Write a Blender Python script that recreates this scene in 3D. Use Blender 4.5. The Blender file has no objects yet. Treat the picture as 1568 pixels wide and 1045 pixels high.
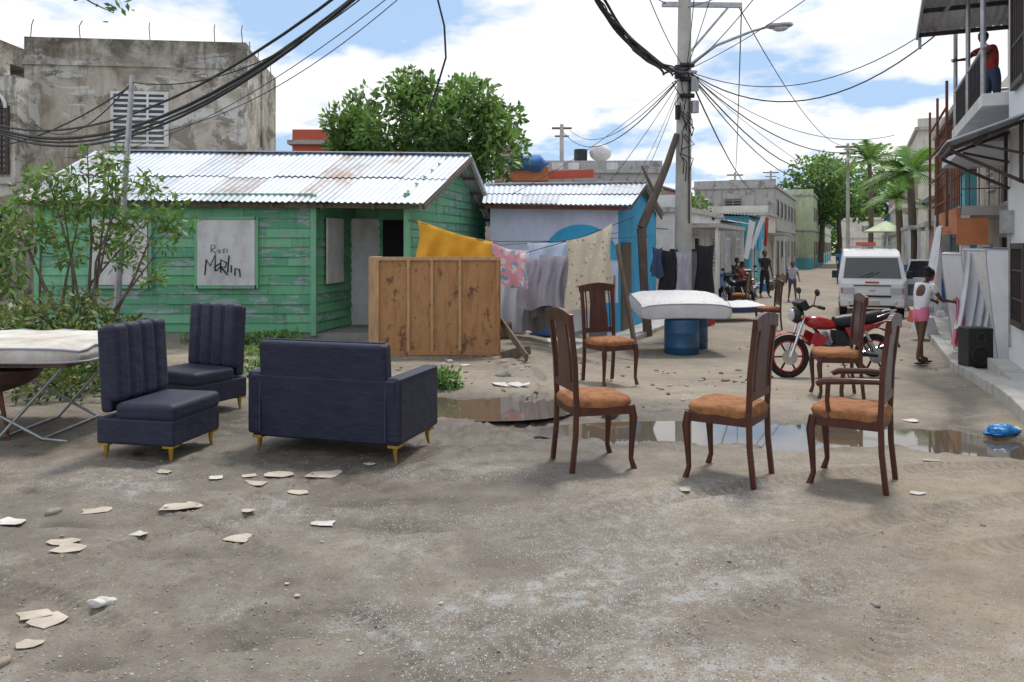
import bpy, math, random
import numpy as np
from mathutils import Vector, Matrix, Euler
random.seed(7); np.random.seed(7)
R=random.random
def U(a,b): return a+(b-a)*random.random()
scn=bpy.context.scene
# ---------------------------------------------------------------- helpers
def V(*a): return Vector(a)
def sst(x,a,b):
    t=np.clip((x-a)/(b-a),0,1); return t*t*(3-2*t)
def gz(x,y):
    return float(-0.36*sst(y,7,13)*sst(x,0.0,2.2))
class MB:
    def __init__(s): s.v=[];s.f=[];s.m=[];s.mats=[];s.s=[]
    def add(s,vs,fs,mat,smooth=False):
        if mat not in s.mats: s.mats.append(mat)
        i=s.mats.index(mat); o=len(s.v)
        s.v+= [tuple(p) for p in vs]
        for f in fs: s.f.append(tuple(o+k for k in f)); s.m.append(i); s.s.append(smooth)
    def box(s,c,sz,mat,rot=None,taper=1.0):
        c=Vector(c); x,y,z=[k/2 for k in sz]
        M=Matrix.Identity(3)
        if rot is not None: M=Euler(rot).to_matrix() if not isinstance(rot,Matrix) else rot
        vs=[]
        for dz in(-1,1):
            k=1 if dz<0 else taper
            for dx,dy in((-1,-1),(1,-1),(1,1),(-1,1)):
                vs.append(c+M@Vector((dx*x*k,dy*y*k,dz*z)))
        s.add(vs,[(3,2,1,0),(4,5,6,7),(0,1,5,4),(1,2,6,5),(2,3,7,6),(3,0,4,7)],mat)
    def bx(s,x0,x1,y0,y1,z0,z1,mat): s.box(((x0+x1)/2,(y0+y1)/2,(z0+z1)/2),(abs(x1-x0),abs(y1-y0),abs(z1-z0)),mat)
    def beam(s,p,q,w,h,mat,up=(0,0,1)):
        p=Vector(p);q=Vector(q);d=(q-p);L=d.length;d.normalize();up=Vector(up)
        if abs(d.dot(up))>.98: up=Vector((0,1,0))
        a=d.cross(up).normalized();b=a.cross(d).normalized()
        M=Matrix((a,d,b)).transposed()
        s.box((p+q)/2,(w,L,h),mat,M)
    def tube(s,pts,rads,mat,n=8,cap=True,smooth=True):
        pts=[Vector(p) for p in pts]
        if not hasattr(rads,'__len__'): rads=[rads]*len(pts)
        vs=[];fs=[];a=None
        for i,p in enumerate(pts):
            t=(pts[min(i+1,len(pts)-1)]-pts[max(i-1,0)])
            if t.length<1e-9: t=Vector((0,0,1))
            t.normalize()
            if a is None:
                ref=Vector((0,0,1)) if abs(t.z)<.9 else Vector((1,0,0))
                a=t.cross(ref).normalized()
            else:
                a=(a-t*a.dot(t))
                if a.length<1e-6: a=t.orthogonal()
                a.normalize()
            b=t.cross(a)
            for k in range(n):
                th=2*math.pi*k/n
                vs.append(p+(a*math.cos(th)+b*math.sin(th))*rads[i])
        for i in range(len(pts)-1):
            for k in range(n):
                k2=(k+1)%n
                fs.append((i*n+k,i*n+k2,(i+1)*n+k2,(i+1)*n+k))
        s.add(vs,fs,mat,smooth)
        if cap:
            s.add(vs[:n],[tuple(range(n-1,-1,-1))],mat); s.add(vs[-n:],[tuple(range(n))],mat)
    def cyl(s,p,q,r,mat,r2=None,n=12): s.tube([p,q],[r,r if r2 is None else r2],mat,n)
    def ball(s,c,r,mat,nu=12,nv=8,rot=None,fn=None):
        if not hasattr(r,'__len__'): r=(r,r,r)
        M=Euler(rot).to_matrix() if rot is not None else Matrix.Identity(3)
        c=Vector(c);vs=[];fs=[]
        for j in range(nv+1):
            ph=math.pi*j/nv
            for i in range(nu):
                th=2*math.pi*i/nu
                p=Vector((math.sin(ph)*math.cos(th),math.sin(ph)*math.sin(th),math.cos(ph)))
                if fn: p=fn(p)
                vs.append(c+M@Vector((p.x*r[0],p.y*r[1],p.z*r[2])))
        for j in range(nv):
            for i in range(nu):
                i2=(i+1)%nu; fs.append((j*nu+i,(j+1)*nu+i,(j+1)*nu+i2,j*nu+i2))
        s.add(vs,fs,mat,True)
    def torus(s,c,R0,r,mat,axis='y',n=28,m=8,rot=None):
        c=Vector(c);vs=[];fs=[];M=Euler(rot).to_matrix() if rot is not None else Matrix.Identity(3)
        for i in range(n):
            a=2*math.pi*i/n
            for j in range(m):
                b=2*math.pi*j/m; rr=R0+r*math.cos(b); h=r*math.sin(b)
                if axis=='y': p=Vector((rr*math.cos(a),h,rr*math.sin(a)))
                elif axis=='z': p=Vector((rr*math.cos(a),rr*math.sin(a),h))
                else: p=Vector((h,rr*math.cos(a),rr*math.sin(a)))
                vs.append(c+M@p)
        for i in range(n):
            for j in range(m):
                fs.append((i*m+j,((i+1)%n)*m+j,((i+1)%n)*m+(j+1)%m,i*m+(j+1)%m))
        s.add(vs,fs,mat,True)
    def prism(s,poly,ext,mat):
        poly=[Vector(p) for p in poly];e=Vector(ext);n=len(poly)
        vs=poly+[p+e for p in poly]
        fs=[tuple(range(n-1,-1,-1)),tuple(range(n,2*n))]+[(i,(i+1)%n,n+(i+1)%n,n+i) for i in range(n)]
        s.add(vs,fs,mat)
    def obj(s,name,parent=None,loc=(0,0,0),rz=0,bevel=0,seg=2,rot=None):
        me=bpy.data.meshes.new(name); me.from_pydata(s.v,[],s.f)
        for m in s.mats: me.materials.append(m)
        me.polygons.foreach_set('material_index',s.m); me.polygons.foreach_set('use_smooth',s.s); me.update()
        o=bpy.data.objects.new(name,me); scn.collection.objects.link(o)
        o.location=loc; o.rotation_euler=rot if rot else (0,0,rz)
        if parent: o.parent=parent
        if bevel:
            b=o.modifiers.new('Bevel','BEVEL'); b.width=bevel; b.segments=seg; b.limit_method='ANGLE'; b.angle_limit=.7
        return o
def empty(name,loc=(0,0,0),rz=0):
    o=bpy.data.objects.new(name,None); scn.collection.objects.link(o); o.location=loc; o.rotation_euler=(0,0,rz); o.empty_display_size=.2; return o
# ---------------------------------------------------------------- materials
class NT:
    def __init__(s,name):
        s.mat=bpy.data.materials.new(name); s.mat.use_nodes=True; s.nt=s.mat.node_tree
        s.b=s.nt.nodes['Principled BSDF']; s.tc=s.nt.nodes.new('ShaderNodeTexCoord')
    def n(s,t,**k):
        o=s.nt.nodes.new(t)
        for a,b in k.items(): setattr(o,a,b)
        return o
    def l(s,a,b): s.nt.links.new(a,b)
    def vec(s,scale=(1,1,1)):
        m=s.n('ShaderNodeMapping'); m.inputs['Scale'].default_value=scale; s.l(s.tc.outputs['Object'],m.inputs[0]); return m.outputs[0]
    def noise(s,scale,detail=4,rough=.6,vec=None,dist=0):
        o=s.n('ShaderNodeTexNoise'); o.inputs['Scale'].default_value=scale; o.inputs['Detail'].default_value=detail
        o.inputs['Roughness'].default_value=rough; o.inputs['Distortion'].default_value=dist
        s.l(vec if vec is not None else s.tc.outputs['Object'],o.inputs['Vector']); return o.outputs[0]
    def vor(s,scale,vec=None):
        o=s.n('ShaderNodeTexVoronoi'); o.inputs['Scale'].default_value=scale
        s.l(vec if vec is not None else s.tc.outputs['Object'],o.inputs['Vector']); return o
    def ramp(s,inp,stops):
        r=s.n('ShaderNodeValToRGB'); cr=r.color_ramp
        while len(cr.elements)<len(stops): cr.elements.new(.5)
        for e,(p,c) in zip(cr.elements,stops):
            e.position=p; e.color=tuple(c)[:3]+(1,) if hasattr(c,'__len__') else (c,c,c,1)
        s.l(inp,r.inputs[0]); return r.outputs[0]
    def mix(s,f,a,b,mode='MIX'):
        m=s.n('ShaderNodeMix',data_type='RGBA',blend_type=mode)
        for v,i in((f,0),(a,6),(b,7)):
            if hasattr(v,'links'): s.l(v,m.inputs[i])
            else: m.inputs[i].default_value=v if i==0 else tuple(v)[:3]+(1,)
        return m.outputs[2]
    def math(s,op,a,b=0.0):
        m=s.n('ShaderNodeMath',operation=op)
        for v,i in((a,0),(b,1)):
            if hasattr(v,'links'): s.l(v,m.inputs[i])
            else: m.inputs[i].default_value=v
        return m.outputs[0]
    def sep(s,vec=None):
        o=s.n('ShaderNodeSeparateXYZ'); s.l(vec if vec is not None else s.tc.outputs['Object'],o.inputs[0]); return o.outputs
    def bump(s,h,st=.3,dist=.01):
        b=s.n('ShaderNodeBump'); b.inputs['Strength'].default_value=st; b.inputs['Distance'].default_value=dist
        s.l(h,b.inputs['Height']); s.l(b.outputs[0],s.b.inputs['Normal'])
    def out(s,col=None,rough=.8,metal=0,spec=None):
        if col is not None:
            if hasattr(col,'links'): s.l(col,s.b.inputs['Base Color'])
            else: s.b.inputs['Base Color'].default_value=tuple(col)+(1,)
        if hasattr(rough,'links'): s.l(rough,s.b.inputs['Roughness'])
        else: s.b.inputs['Roughness'].default_value=rough
        s.b.inputs['Metallic'].default_value=metal
        if spec is not None: s.b.inputs['Specular IOR Level'].default_value=spec
        return s.mat
def dk(c,k): return tuple(min(1,x*k) for x in c)
def mat(name,c,c2=None,scale=3,rough=.8,bump=.15,bs=40,metal=0,dirt=.0,spec=None,stretch=(1,1,1)):
    t=NT(name); c2=c2 or dk(c,.72)
    v=t.vec(stretch)
    n=t.noise(scale,6,.65,v); col=t.mix(t.ramp(n,[(.35,0.0),(.68,1.0)]),c,c2)
    if dirt:
        n2=t.noise(1.7,8,.75,t.vec((1,1,.35)))
        col=t.mix(t.math('MULTIPLY',t.ramp(n2,[(.48,0.0),(.7,1.0)]),dirt),col,(.1,.085,.065))
    if bump: t.bump(t.noise(bs,5,.6),bump,.01)
    return t.out(col,rough,metal,spec)
def peel(name,c,under,amt=.55,scale=4,dark=(.05,.045,.04),stretch=(1,1,1),bump=.3,streak=.75):
    t=NT(name)
    n=t.noise(scale,9,.72,t.vec(stretch),.3); m=t.ramp(n,[(amt,0.0),(amt+.03,1.0)])
    c1=t.mix(t.noise(2.2,5),dk(c,1.12),dk(c,.78)); c2=t.mix(t.noise(9,6),under,dk(under,.6))
    col=t.mix(m,c1,c2)
    st=t.ramp(t.noise(2.6,8,.75,t.vec((1.6,1.6,.22))),[(.52,0.0),(.74,streak)])
    col=t.mix(st,col,dark); t.bump(t.math('ADD',m,t.noise(30,5)),bump,.008)
    return t.out(col,.85)
def concrete_old():
    t=NT('weathered_concrete')
    a=t.noise(.75,5,.6,dist=.8); base=t.ramp(a,[(.36,(.17,.135,.10)),(.44,(.36,.32,.26)),(.52,(.50,.46,.39)),(.60,(.36,.31,.245)),(.68,(.20,.165,.125))])
    w=t.ramp(t.noise(.9,9,.7,t.vec((.6,1,1.6)),.6),[(.53,0.0),(.545,.9)])
    col=t.mix(w,base,t.mix(t.noise(5,5),(.66,.65,.61),(.5,.48,.43)))
    g_=t.ramp(t.noise(1.1,8,.7,t.vec((1,1,1.2)),.5),[(.56,0.0),(.58,.8)]); col=t.mix(g_,col,(.21,.185,.155))
    st=t.ramp(t.noise(1.2,8,.8,t.vec((2.6,2.6,.35))),[(.53,0.0),(.66,.8)])
    col=t.mix(st,col,(.085,.07,.052))
    z=t.sep()[2]; top=t.n('ShaderNodeMapRange'); t.l(z,top.inputs[0]); top.inputs[1].default_value=5.7; top.inputs[2].default_value=6.8
    tm=t.math('MULTIPLY',top.outputs[0],t.ramp(t.noise(2.0,7,.7),[(.38,.15),(.6,1.0)]))
    col=t.mix(t.math('MULTIPLY',tm,.85),col,(.06,.052,.042))
    t.bump(t.math('ADD',t.math('MULTIPLY',w,.4),t.noise(12,8,.7)),.6,.025); return t.out(col,.92)
def metal_sheet(name,tint=1.0,rust=.6):
    t=NT(name)
    c=t.mix(t.noise(1.3,5,.6),dk((.56,.61,.68),tint),dk((.38,.42,.48),tint))
    r=t.ramp(t.noise(1.1,9,.75,t.vec((1,.8,.8))),[(rust,0.0),(rust+.14,.85)])
    rc=t.mix(t.noise(14,4),(.2,.085,.045),(.32,.2,.14)); c=t.mix(r,c,rc)
    f=t.ramp(t.noise(5,8,.7),[(.5,0.0),(.75,.4)]); c=t.mix(f,c,(.25,.24,.23))
    return t.out(c,.5,.25)
def leafmat(name,c,c2):
    t=NT(name); col=t.mix(t.noise(1.2,4),c,c2); t.out(col,.5)
    tr=t.n('ShaderNodeBsdfTranslucent'); t.l(t.mix(.5,col,(.22,.36,.05)),tr.inputs[0])
    mx=t.n('ShaderNodeMixShader'); mx.inputs[0].default_value=.25
    o=t.nt.nodes['Material Output']; t.l(t.b.outputs[0],mx.inputs[1]); t.l(tr.outputs[0],mx.inputs[2]); t.l(mx.outputs[0],o.inputs[0])
    return t.mat
def patt(name,c,c2,c3,scale=14,thr=.35):
    t=NT(name); v=t.vor(scale); m=t.ramp(v.outputs['Distance'],[(thr,1.0),(thr+.08,0.0)])
    m2=t.ramp(t.noise(scale*.6,2),[(.5,0.0),(.53,1.0)])
    col=t.mix(m,c,t.mix(m2,c2,c3)); t.bump(t.noise(60,3),.1,.004); return t.out(col,.9)
m_conc=concrete_old()
m_greens=[peel('green_paint_a',(.16,.45,.25),(.36,.42,.40),.60,6,stretch=(.5,1,2),streak=.5),
          peel('green_paint_b',(.20,.50,.30),(.40,.45,.44),.56,6,stretch=(.5,1,2),streak=.5),
          peel('green_paint_c',(.13,.38,.23),(.45,.50,.54),.52,5,stretch=(.5,1,2),streak=.55)]
m_sheets=[metal_sheet('zinc_sheet_a',1.1,.57),metal_sheet('zinc_sheet_b',.9,.53),metal_sheet('zinc_sheet_c',1.2,.62),metal_sheet('zinc_sheet_rusty',.8,.48)]
m_white=mat('white_paint',(.74,.74,.73),(.6,.59,.57),2,.7,.1,30,dirt=.3)
m_whiteclean=mat('white_wall_paint',(.8,.81,.83),(.72,.73,.75),1.5,.7,.1,30,dirt=.12)
m_shut=mat('shutter_white_board',(.74,.74,.77),(.62,.61,.63),6,.8,.2,30,dirt=.4)
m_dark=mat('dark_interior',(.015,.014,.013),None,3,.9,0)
m_black=mat('black_plastic',(.018,.018,.02),None,5,.45,.05)
m_rubber=mat('rubber',(.02,.02,.02),None,20,.85,.2,80)
m_iron=mat('black_iron',(.03,.028,.027),(.07,.04,.03),8,.6,.1)
m_rust=mat('rusty_iron',(.2,.07,.035),(.1,.045,.03),9,.85,.2)
m_steel=mat('galvanised_steel',(.45,.46,.48),(.3,.3,.31),9,.4,.05,metal=.7)
m_chrome=mat('chrome',(.65,.66,.68),(.5,.5,.52),9,.18,0,metal=1)
m_gold=mat('gold_metal',(.62,.4,.07),(.5,.3,.05),9,.3,0,metal=.8)
def fabric(name,c,c2):
    t=NT(name); col=t.mix(t.ramp(t.noise(5,6,.6),[(.4,0.0),(.7,1.0)]),c,c2)
    d=t.ramp(t.noise(3,9,.8),[(.58,0.0),(.75,.18)]); col=t.mix(d,col,(.09,.09,.105))
    h=t.math('ADD',t.math('MULTIPLY',t.noise(6,3,.55,t.vec((1,1,1.8)),.4),3.5),t.math('MULTIPLY',t.noise(220,2),.5)); t.bump(h,.34,.01); t.out(col,.58)
    t.b.inputs['Sheen Weight'].default_value=.04; t.b.inputs['Sheen Roughness'].default_value=.4; return t.mat
m_navy=fabric('navy_upholstery',(.008,.010,.032),(.013,.017,.046))
m_navyp=mat('navy_piping',(.05,.055,.12),None,20,.5,.1)
m_wood=mat('mahogany',(.10,.026,.014),(.045,.012,.008),7,.32,.1,25,stretch=(3,3,.5))
m_seat=mat('orange_velvet',(.40,.17,.065),(.18,.07,.03),16,.9,.3,60)
def ply():
    t=NT('plywood'); n=t.noise(2.2,7,.65,t.vec((3,1,.6)),.8)
    c=t.ramp(n,[(.3,(.25,.115,.045)),(.5,(.45,.235,.10)),(.7,(.34,.155,.06))])
    k=t.ramp(t.noise(5,6,.75,t.vec((1,1,.6))),[(.56,0.0),(.62,.8)]); c=t.mix(k,c,(.11,.05,.028)); t.bump(n,.2,.01); return t.out(c,.75)
m_ply=ply(); m_lumber=mat('pale_lumber',(.56,.36,.2),(.40,.23,.12),6,.8,.1,stretch=(3,3,.6)); m_timber=mat('old_timber',(.2,.15,.11),(.1,.075,.055),6,.9,.3,stretch=(4,4,.5))
m_orange=mat('mustard_cloth',(.72,.38,.035),(.6,.28,.02),4,.9,.1)
m_pinkp=patt('pink_floral_towel',(.8,.38,.45),(.8,.72,.7),(.2,.4,.55),9,.42)
m_greyc=mat('grey_bedsheet',(.46,.44,.5),(.36,.34,.41),4,.9,.1,dirt=.2); m_greyc2=mat('dark_grey_cloth',(.2,.19,.2),None,4,.9,.1)
m_quilt=patt('beige_quilt',(.66,.58,.45),(.38,.32,.2),(.74,.68,.58),12,.26)
m_whc=mat('white_bedsheet',(.74,.75,.79),(.64,.65,.7),4,.9,.1); m_blued=patt('blue_dotted_sheet',(.5,.6,.74),(.74,.78,.84),(.35,.5,.68),22,.25)
m_matt=patt('mattress_ticking',(.72,.70,.69),(.60,.58,.58),(.76,.74,.73),18,.3); m_mattdirty=mat('dirty_mattress',(.68,.67,.64),(.45,.40,.33),3,.9,.3,15,dirt=.3)
m_lil=mat('lilac_white_wall',(.66,.70,.88),(.58,.62,.8),1.5,.8,.1,dirt=.25); m_cyan=mat('cyan_wall',(.045,.42,.72),(.035,.33,.6),1.5,.75,.1,dirt=.3)
m_blueb=mat('blue_drum_plastic',(.012,.11,.25),(.012,.075,.17),4,.4,.05,dirt=.4)
m_grey=peel('grey_render',(.44,.43,.41),(.30,.28,.26),.56,2.5); m_grey2=mat('grey_block_wall',(.34,.33,.32),(.24,.23,.22),2,.9,.3,dirt=.6)
m_palegreen=mat('pale_green_wall',(.52,.58,.38),(.44,.5,.32),1,.85,.1,dirt=.5); m_turq=mat('turquoise_wall',(.12,.45,.52),(.1,.36,.43),1,.85,.1,dirt=.5)
m_pink=mat('pink_wall',(.5,.28,.26),(.42,.23,.22),1,.85,.1,dirt=.4); m_coral=mat('coral_wall',(.6,.13,.08),(.5,.1,.06),1,.85,.1,dirt=.3)
m_cream=mat('cream_wall',(.66,.62,.54),(.55,.51,.44),1,.85,.1,dirt=.5); m_orangew=mat('orange_board',(.58,.22,.10),(.45,.16,.07),2,.8,.1,dirt=.3)
m_bluew=mat('blue_wall',(.06,.2,.5),(.05,.16,.4),2,.85,.1,dirt=.4)
m_pole=mat('pole_concrete',(.52,.50,.47),(.42,.40,.37),3,.9,.25,30,dirt=.35)
m_pave=mat('pavement_concrete',(.54,.52,.49),(.42,.40,.37),2,.9,.3,25,dirt=.45)
m_glass=mat('window_glass',(.03,.035,.04),None,3,.08,0,spec=.8)
m_cable=mat('cable_rubber',(.02,.02,.022),None,3,.6,0)
m_red=mat('red_gloss_paint',(.42,.012,.018),(.3,.01,.012),3,.22,0,spec=.7)
m_van=mat('white_car_paint',(.8,.81,.82),(.74,.75,.76),2,.25,0,dirt=.12)
m_lamp=mat('headlamp_glass',(.6,.62,.65),(.4,.42,.45),30,.1,0,spec=.8)
m_bark=mat('bark',(.17,.13,.1),(.09,.07,.055),8,.9,.5,20,stretch=(3,3,.5))
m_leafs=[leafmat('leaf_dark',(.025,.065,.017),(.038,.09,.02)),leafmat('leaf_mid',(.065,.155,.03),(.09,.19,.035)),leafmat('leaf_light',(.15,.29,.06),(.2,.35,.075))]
m_dry=leafmat('leaf_yellowish',(.24,.26,.09),(.17,.18,.06))
m_palm=[leafmat('palm_leaf',(.10,.22,.04),(.07,.16,.03)),leafmat('palm_leaf_light',(.19,.36,.08),(.15,.28,.06))]
m_paper=mat('cardboard_scrap',(.55,.49,.41),(.4,.34,.27),6,.9,.2,dirt=.5); m_paperw=mat('white_litter',(.66,.64,.61),(.46,.43,.4),9,.7,.3,dirt=.4)
m_bluebag=mat('blue_plastic_bag',(.02,.25,.6),(.02,.18,.5),9,.35,.3,25)
m_stone=[mat('stone_light',(.46,.44,.41),(.36,.34,.31),9,.9,.3),mat('stone_grey',(.28,.26,.24),(.2,.185,.17),9,.9,.3),mat('stone_tan',(.33,.275,.21),(.25,.2,.15),9,.9,.3)]
m_skin=mat('dark_skin',(.12,.055,.032),(.095,.043,.026),4,.5,.05); m_hair=mat('black_hair',(.012,.01,.009),None,40,.8,.5,60)
m_eye=mat('eye_white',(.7,.68,.65),None,5,.3,0); m_lip=mat('lip',(.15,.045,.04),None,5,.5,0)
m_tshirt=mat('white_tshirt',(.74,.74,.76),(.64,.64,.67),6,.9,.1); m_pinks=mat('pink_shorts',(.75,.22,.34),(.65,.18,.28),6,.9,.1)
m_blk=mat('black_cloth',(.025,.025,.03),None,6,.9,.1); m_bluesh=mat('blue_shirt',(.04,.15,.5),None,6,.9,.1); m_jean=mat('jeans',(.06,.09,.17),None,6,.9,.1); m_redsh=mat('red_shirt',(.45,.05,.05),None,6,.9,.1)
m_brown=mat('brown_basin',(.10,.05,.035),(.06,.03,.025),6,.6,.1)
# ---------------------------------------------------------------- world, sun, camera
w=bpy.data.worlds.new('World'); scn.world=w; w.use_nodes=True; nt=w.node_tree; bg=nt.nodes['Background']
sky=nt.nodes.new('ShaderNodeTexSky'); sky.sky_type='NISHITA'; sky.sun_disc=False
EL,AZ=64,28
sky.sun_elevation=math.radians(EL); sky.sun_rotation=math.radians(AZ); sky.dust_density=1.0; sky.ozone_density=2
tc=nt.nodes.new('ShaderNodeTexCoord'); sp=nt.nodes.new('ShaderNodeSeparateXYZ'); nt.links.new(tc.outputs['Generated'],sp.inputs[0])
def wm(op,a,b=0.0):
    m=nt.nodes.new('ShaderNodeMath'); m.operation=op
    for v,i in((a,0),(b,1)):
        if hasattr(v,'links'): nt.links.new(v,m.inputs[i])
        else: m.inputs[i].default_value=v
    return m.outputs[0]
zz=wm('ADD',wm('MAXIMUM',sp.outputs[2],0.0),.25)
cb=nt.nodes.new('ShaderNodeCombineXYZ'); nt.links.new(wm('DIVIDE',sp.outputs[0],zz),cb.inputs[0]); nt.links.new(wm('DIVIDE',sp.outputs[1],zz),cb.inputs[1]); nt.links.new(wm('MULTIPLY',sp.outputs[2],2.0),cb.inputs[2])
def wn(sc,det,ro,off=0):
    mp=nt.nodes.new('ShaderNodeMapping'); mp.inputs['Location'].default_value=(off,off*.7,0); nt.links.new(cb.outputs[0],mp.inputs[0])
    n=nt.nodes.new('ShaderNodeTexNoise'); n.inputs['Scale'].default_value=sc; n.inputs['Detail'].default_value=det; n.inputs['Roughness'].default_value=ro; nt.links.new(mp.outputs[0],n.inputs['Vector']); return n.outputs[0]
def wr(i,st):
    r=nt.nodes.new('ShaderNodeValToRGB'); cr=r.color_ramp
    while len(cr.elements)<len(st): cr.elements.new(.5)
    for e,(p,c) in zip(cr.elements,st): e.position=p; e.color=tuple(c)+(1,) if hasattr(c,'__len__') else (c,c,c,1)
    nt.links.new(i,r.inputs[0]); return r.outputs[0]
mask=wr(wn(1.7,9,.54,3.1),[(.425,0.0),(.50,1.0)])
shade=wr(wn(3.0,7,.55,7.7),[(.3,(.84,.87,.92)),(.55,(1.0,1.0,1.0))])
mx=nt.nodes.new('ShaderNodeMix'); mx.data_type='RGBA'; nt.links.new(mask,mx.inputs[0])
sc=nt.nodes.new('ShaderNodeMix'); sc.data_type='RGBA'; sc.inputs[0].default_value=.8; nt.links.new(sky.outputs[0],sc.inputs[6]); sc.inputs[7].default_value=(5.0,7.2,10.3,1)
cl=nt.nodes.new('ShaderNodeVectorMath'); cl.operation='SCALE'; cl.inputs['Scale'].default_value=11.2; nt.links.new(shade,cl.inputs[0])
nt.links.new(sc.outputs[2],mx.inputs[6]); nt.links.new(cl.outputs[0],mx.inputs[7]); nt.links.new(mx.outputs[2],bg.inputs[0]); bg.inputs[1].default_value=.1
sd=bpy.data.lights.new('sun','SUN'); sd.energy=2.7; sd.angle=math.radians(11); sd.color=(1,.95,.88)
so=bpy.data.objects.new('sun',sd); scn.collection.objects.link(so)
e,a=math.radians(EL),math.radians(AZ)
sdir=Vector((math.sin(a)*math.cos(e),math.cos(a)*math.cos(e),math.sin(e)))
so.rotation_euler=sdir.to_track_quat('Z','Y').to_euler(); so.location=(0,0,30)
cd=bpy.data.cameras.new('camera'); co=bpy.data.objects.new('camera',cd); scn.collection.objects.link(co)
co.location=(0,0,1.55); co.rotation_euler=(math.pi/2,0,0); cd.lens=28; cd.sensor_width=36; cd.shift_y=-.094; cd.clip_end=2000; scn.camera=co
scn.view_settings.view_transform='Standard'; scn.view_settings.look='None'; scn.view_settings.exposure=0
# ---------------------------------------------------------------- ground
def hsh(i,j,s): 
    h=(i*374761393+j*668265263+s*1442695041)&0x7fffffff; h=((h^(h>>13))*1274126177)&0x7fffffff; return ((h^(h>>16))&0xffff)/65535.
def vn(x,y,s=0):
    c_,s_=math.cos(.6+s),math.sin(.6+s); x,y=x*c_-y*s_+s*3.1,x*s_+y*c_
    xi=np.floor(x).astype(np.int64); yi=np.floor(y).astype(np.int64); fx=x-xi; fy=y-yi; fx=fx*fx*(3-2*fx); fy=fy*fy*(3-2*fy)
    return (hsh(xi,yi,s)*(1-fx)+hsh(xi+1,yi,s)*fx)*(1-fy)+(hsh(xi,yi+1,s)*(1-fx)+hsh(xi+1,yi+1,s)*fx)*fy
def fbm(x,y,s,o=4):
    r=0;a=.5
    for k in range(o): r=r+a*vn(x*2**k,y*2**k,s+k*17); a*=.5
    return r/(1-.5**o)
def spaced(lo,hi,d0,grow,mx=1e9):
    r=[lo];d=d0
    while r[-1]<hi: r.append(r[-1]+d); d=min(d*grow,mx)
    return r
ys=np.array([-60,-30,-12,-4,0,1.2,2]+spaced(2.5,6,.013,1.002)+spaced(6.03,14,.026,1.008)+spaced(14.3,900,.3,1.13))
xp=spaced(4.6,900,.035,1.12); xs=np.array([-x for x in xp[::-1]]+list(np.arange(-4.57,4.58,.018))+xp)
X,Y=np.meshgrid(xs,ys)
near=1-sst(Y,14,30)
def ell(cx,cy,rx,ry,ang=0):
    c,s=math.cos(ang),math.sin(ang); dx=X-cx;dy=Y-cy; u=(dx*c+dy*s)/rx; v=(-dx*s+dy*c)/ry; return np.exp(-(u*u+v*v))
Z=-0.36*sst(Y,7,13)*sst(X,0.0,2.2)
Z=Z+near*((fbm(X*.7,Y*.7,1)-.5)*.022)
rough=.18+.8*(1-sst(X+1.6*(fbm(X*.8,Y*.8,12)-.5),-.4,1.6)); rough=rough+1.2*ell(-.2,6.9,1.6,1.1)+.5*ell(-2,3.4,1.8,.8)+.6*ell(2.4,7.4,2,.5)
wx=X+.10*(fbm(X*3,Y*3,301)-.5); wy=Y+.10*(fbm(X*3,Y*3,302)-.5)
ridg=1-np.abs(2*fbm(wx*5,wy*6,9,4)-1)
Z=Z+near*rough*((fbm(X*4,Y*4,5)-.5)*.018+(ridg-.75)*.009+(fbm(X*22,Y*22,19,3)-.5)*.007)
clod=sst(fbm(wx*13,wy*13,23,3),.58,.70)*rough*sst(fbm(X*1.1,Y*1.4,29,3),.44,.62); Z=Z+near*clod*.008
mud=np.zeros_like(X)
def ring(cx,cy,R0,w,dep,fr,tread=.45):
    global Z,mud
    dx=X-cx;dy=Y-cy; r=np.sqrt(dx*dx+dy*dy)-R0-.05*(fbm(X*.6,Y*.6,4,2)-.5); th=np.arctan2(dy,dx)
    fade=sst(fbm(X*.9,Y*.9,int(abs(R0)*10)+3,2),.30,.5)
    g=np.exp(-(r/w)**4)*fade
    chev=np.clip(np.sin(th*R0*fr+np.abs(r)/w*2.2)*2,-1,1)
    Z=Z-near*g*dep*(1+tread*chev)+near*fade*np.exp(-((np.abs(r)-w*1.35)/(w*.3))**2)*dep*.9
    mud=mud+g*.20*(1+1.0*chev)
for cx,cy,R0 in((5.2,-2.2,5.9),(5.2,-2.2,7.35),(4.0,-1.0,5.3),(4.,-1.,6.6),(9,-1,8.6),(9,-1,7.2),(6.5,-3.5,7.4)): ring(cx,cy,R0,.085,.012,88)
for cx,cy,R0 in((-6,9,6.0),(-6,9,6.35),(-3.2,1.2,2.6),(-4,1,4.1)): ring(cx,cy,R0,.05,.011,115,.6)
for cx,cy,rx,ry,dp in((-.66,4.42,.2,.09,.045),(-.5,4.3,.14,.05,.03),(-1.1,3.12,.18,.075,.04),(-1.55,2.95,.15,.05,.025),(-.2,5.3,.5,.1,.03),(-.5,6.2,.4,.1,.035),(.2,6.6,.5,.09,.035),(-1.6,4.0,.3,.08,.025),(-.35,4.85,.35,.06,.025),(-2.5,4.4,.3,.06,.025),(-.1,6.0,.4,.06,.03),(-.7,6.9,.5,.07,.035),(.1,5.7,.3,.05,.02),(-.9,4.75,.25,.05,.02)):
    g=ell(cx,cy,rx,ry); g2=ell(cx+.04,cy-.06,rx*1.6,ry*2.0); Z=Z-dp*g+.014*g2*(1-g)+.012*g2*(fbm(X*16,Y*16,41)-.4); mud=mud+g*.7+g2*.4*fbm(X*8,Y*8,42)
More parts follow.
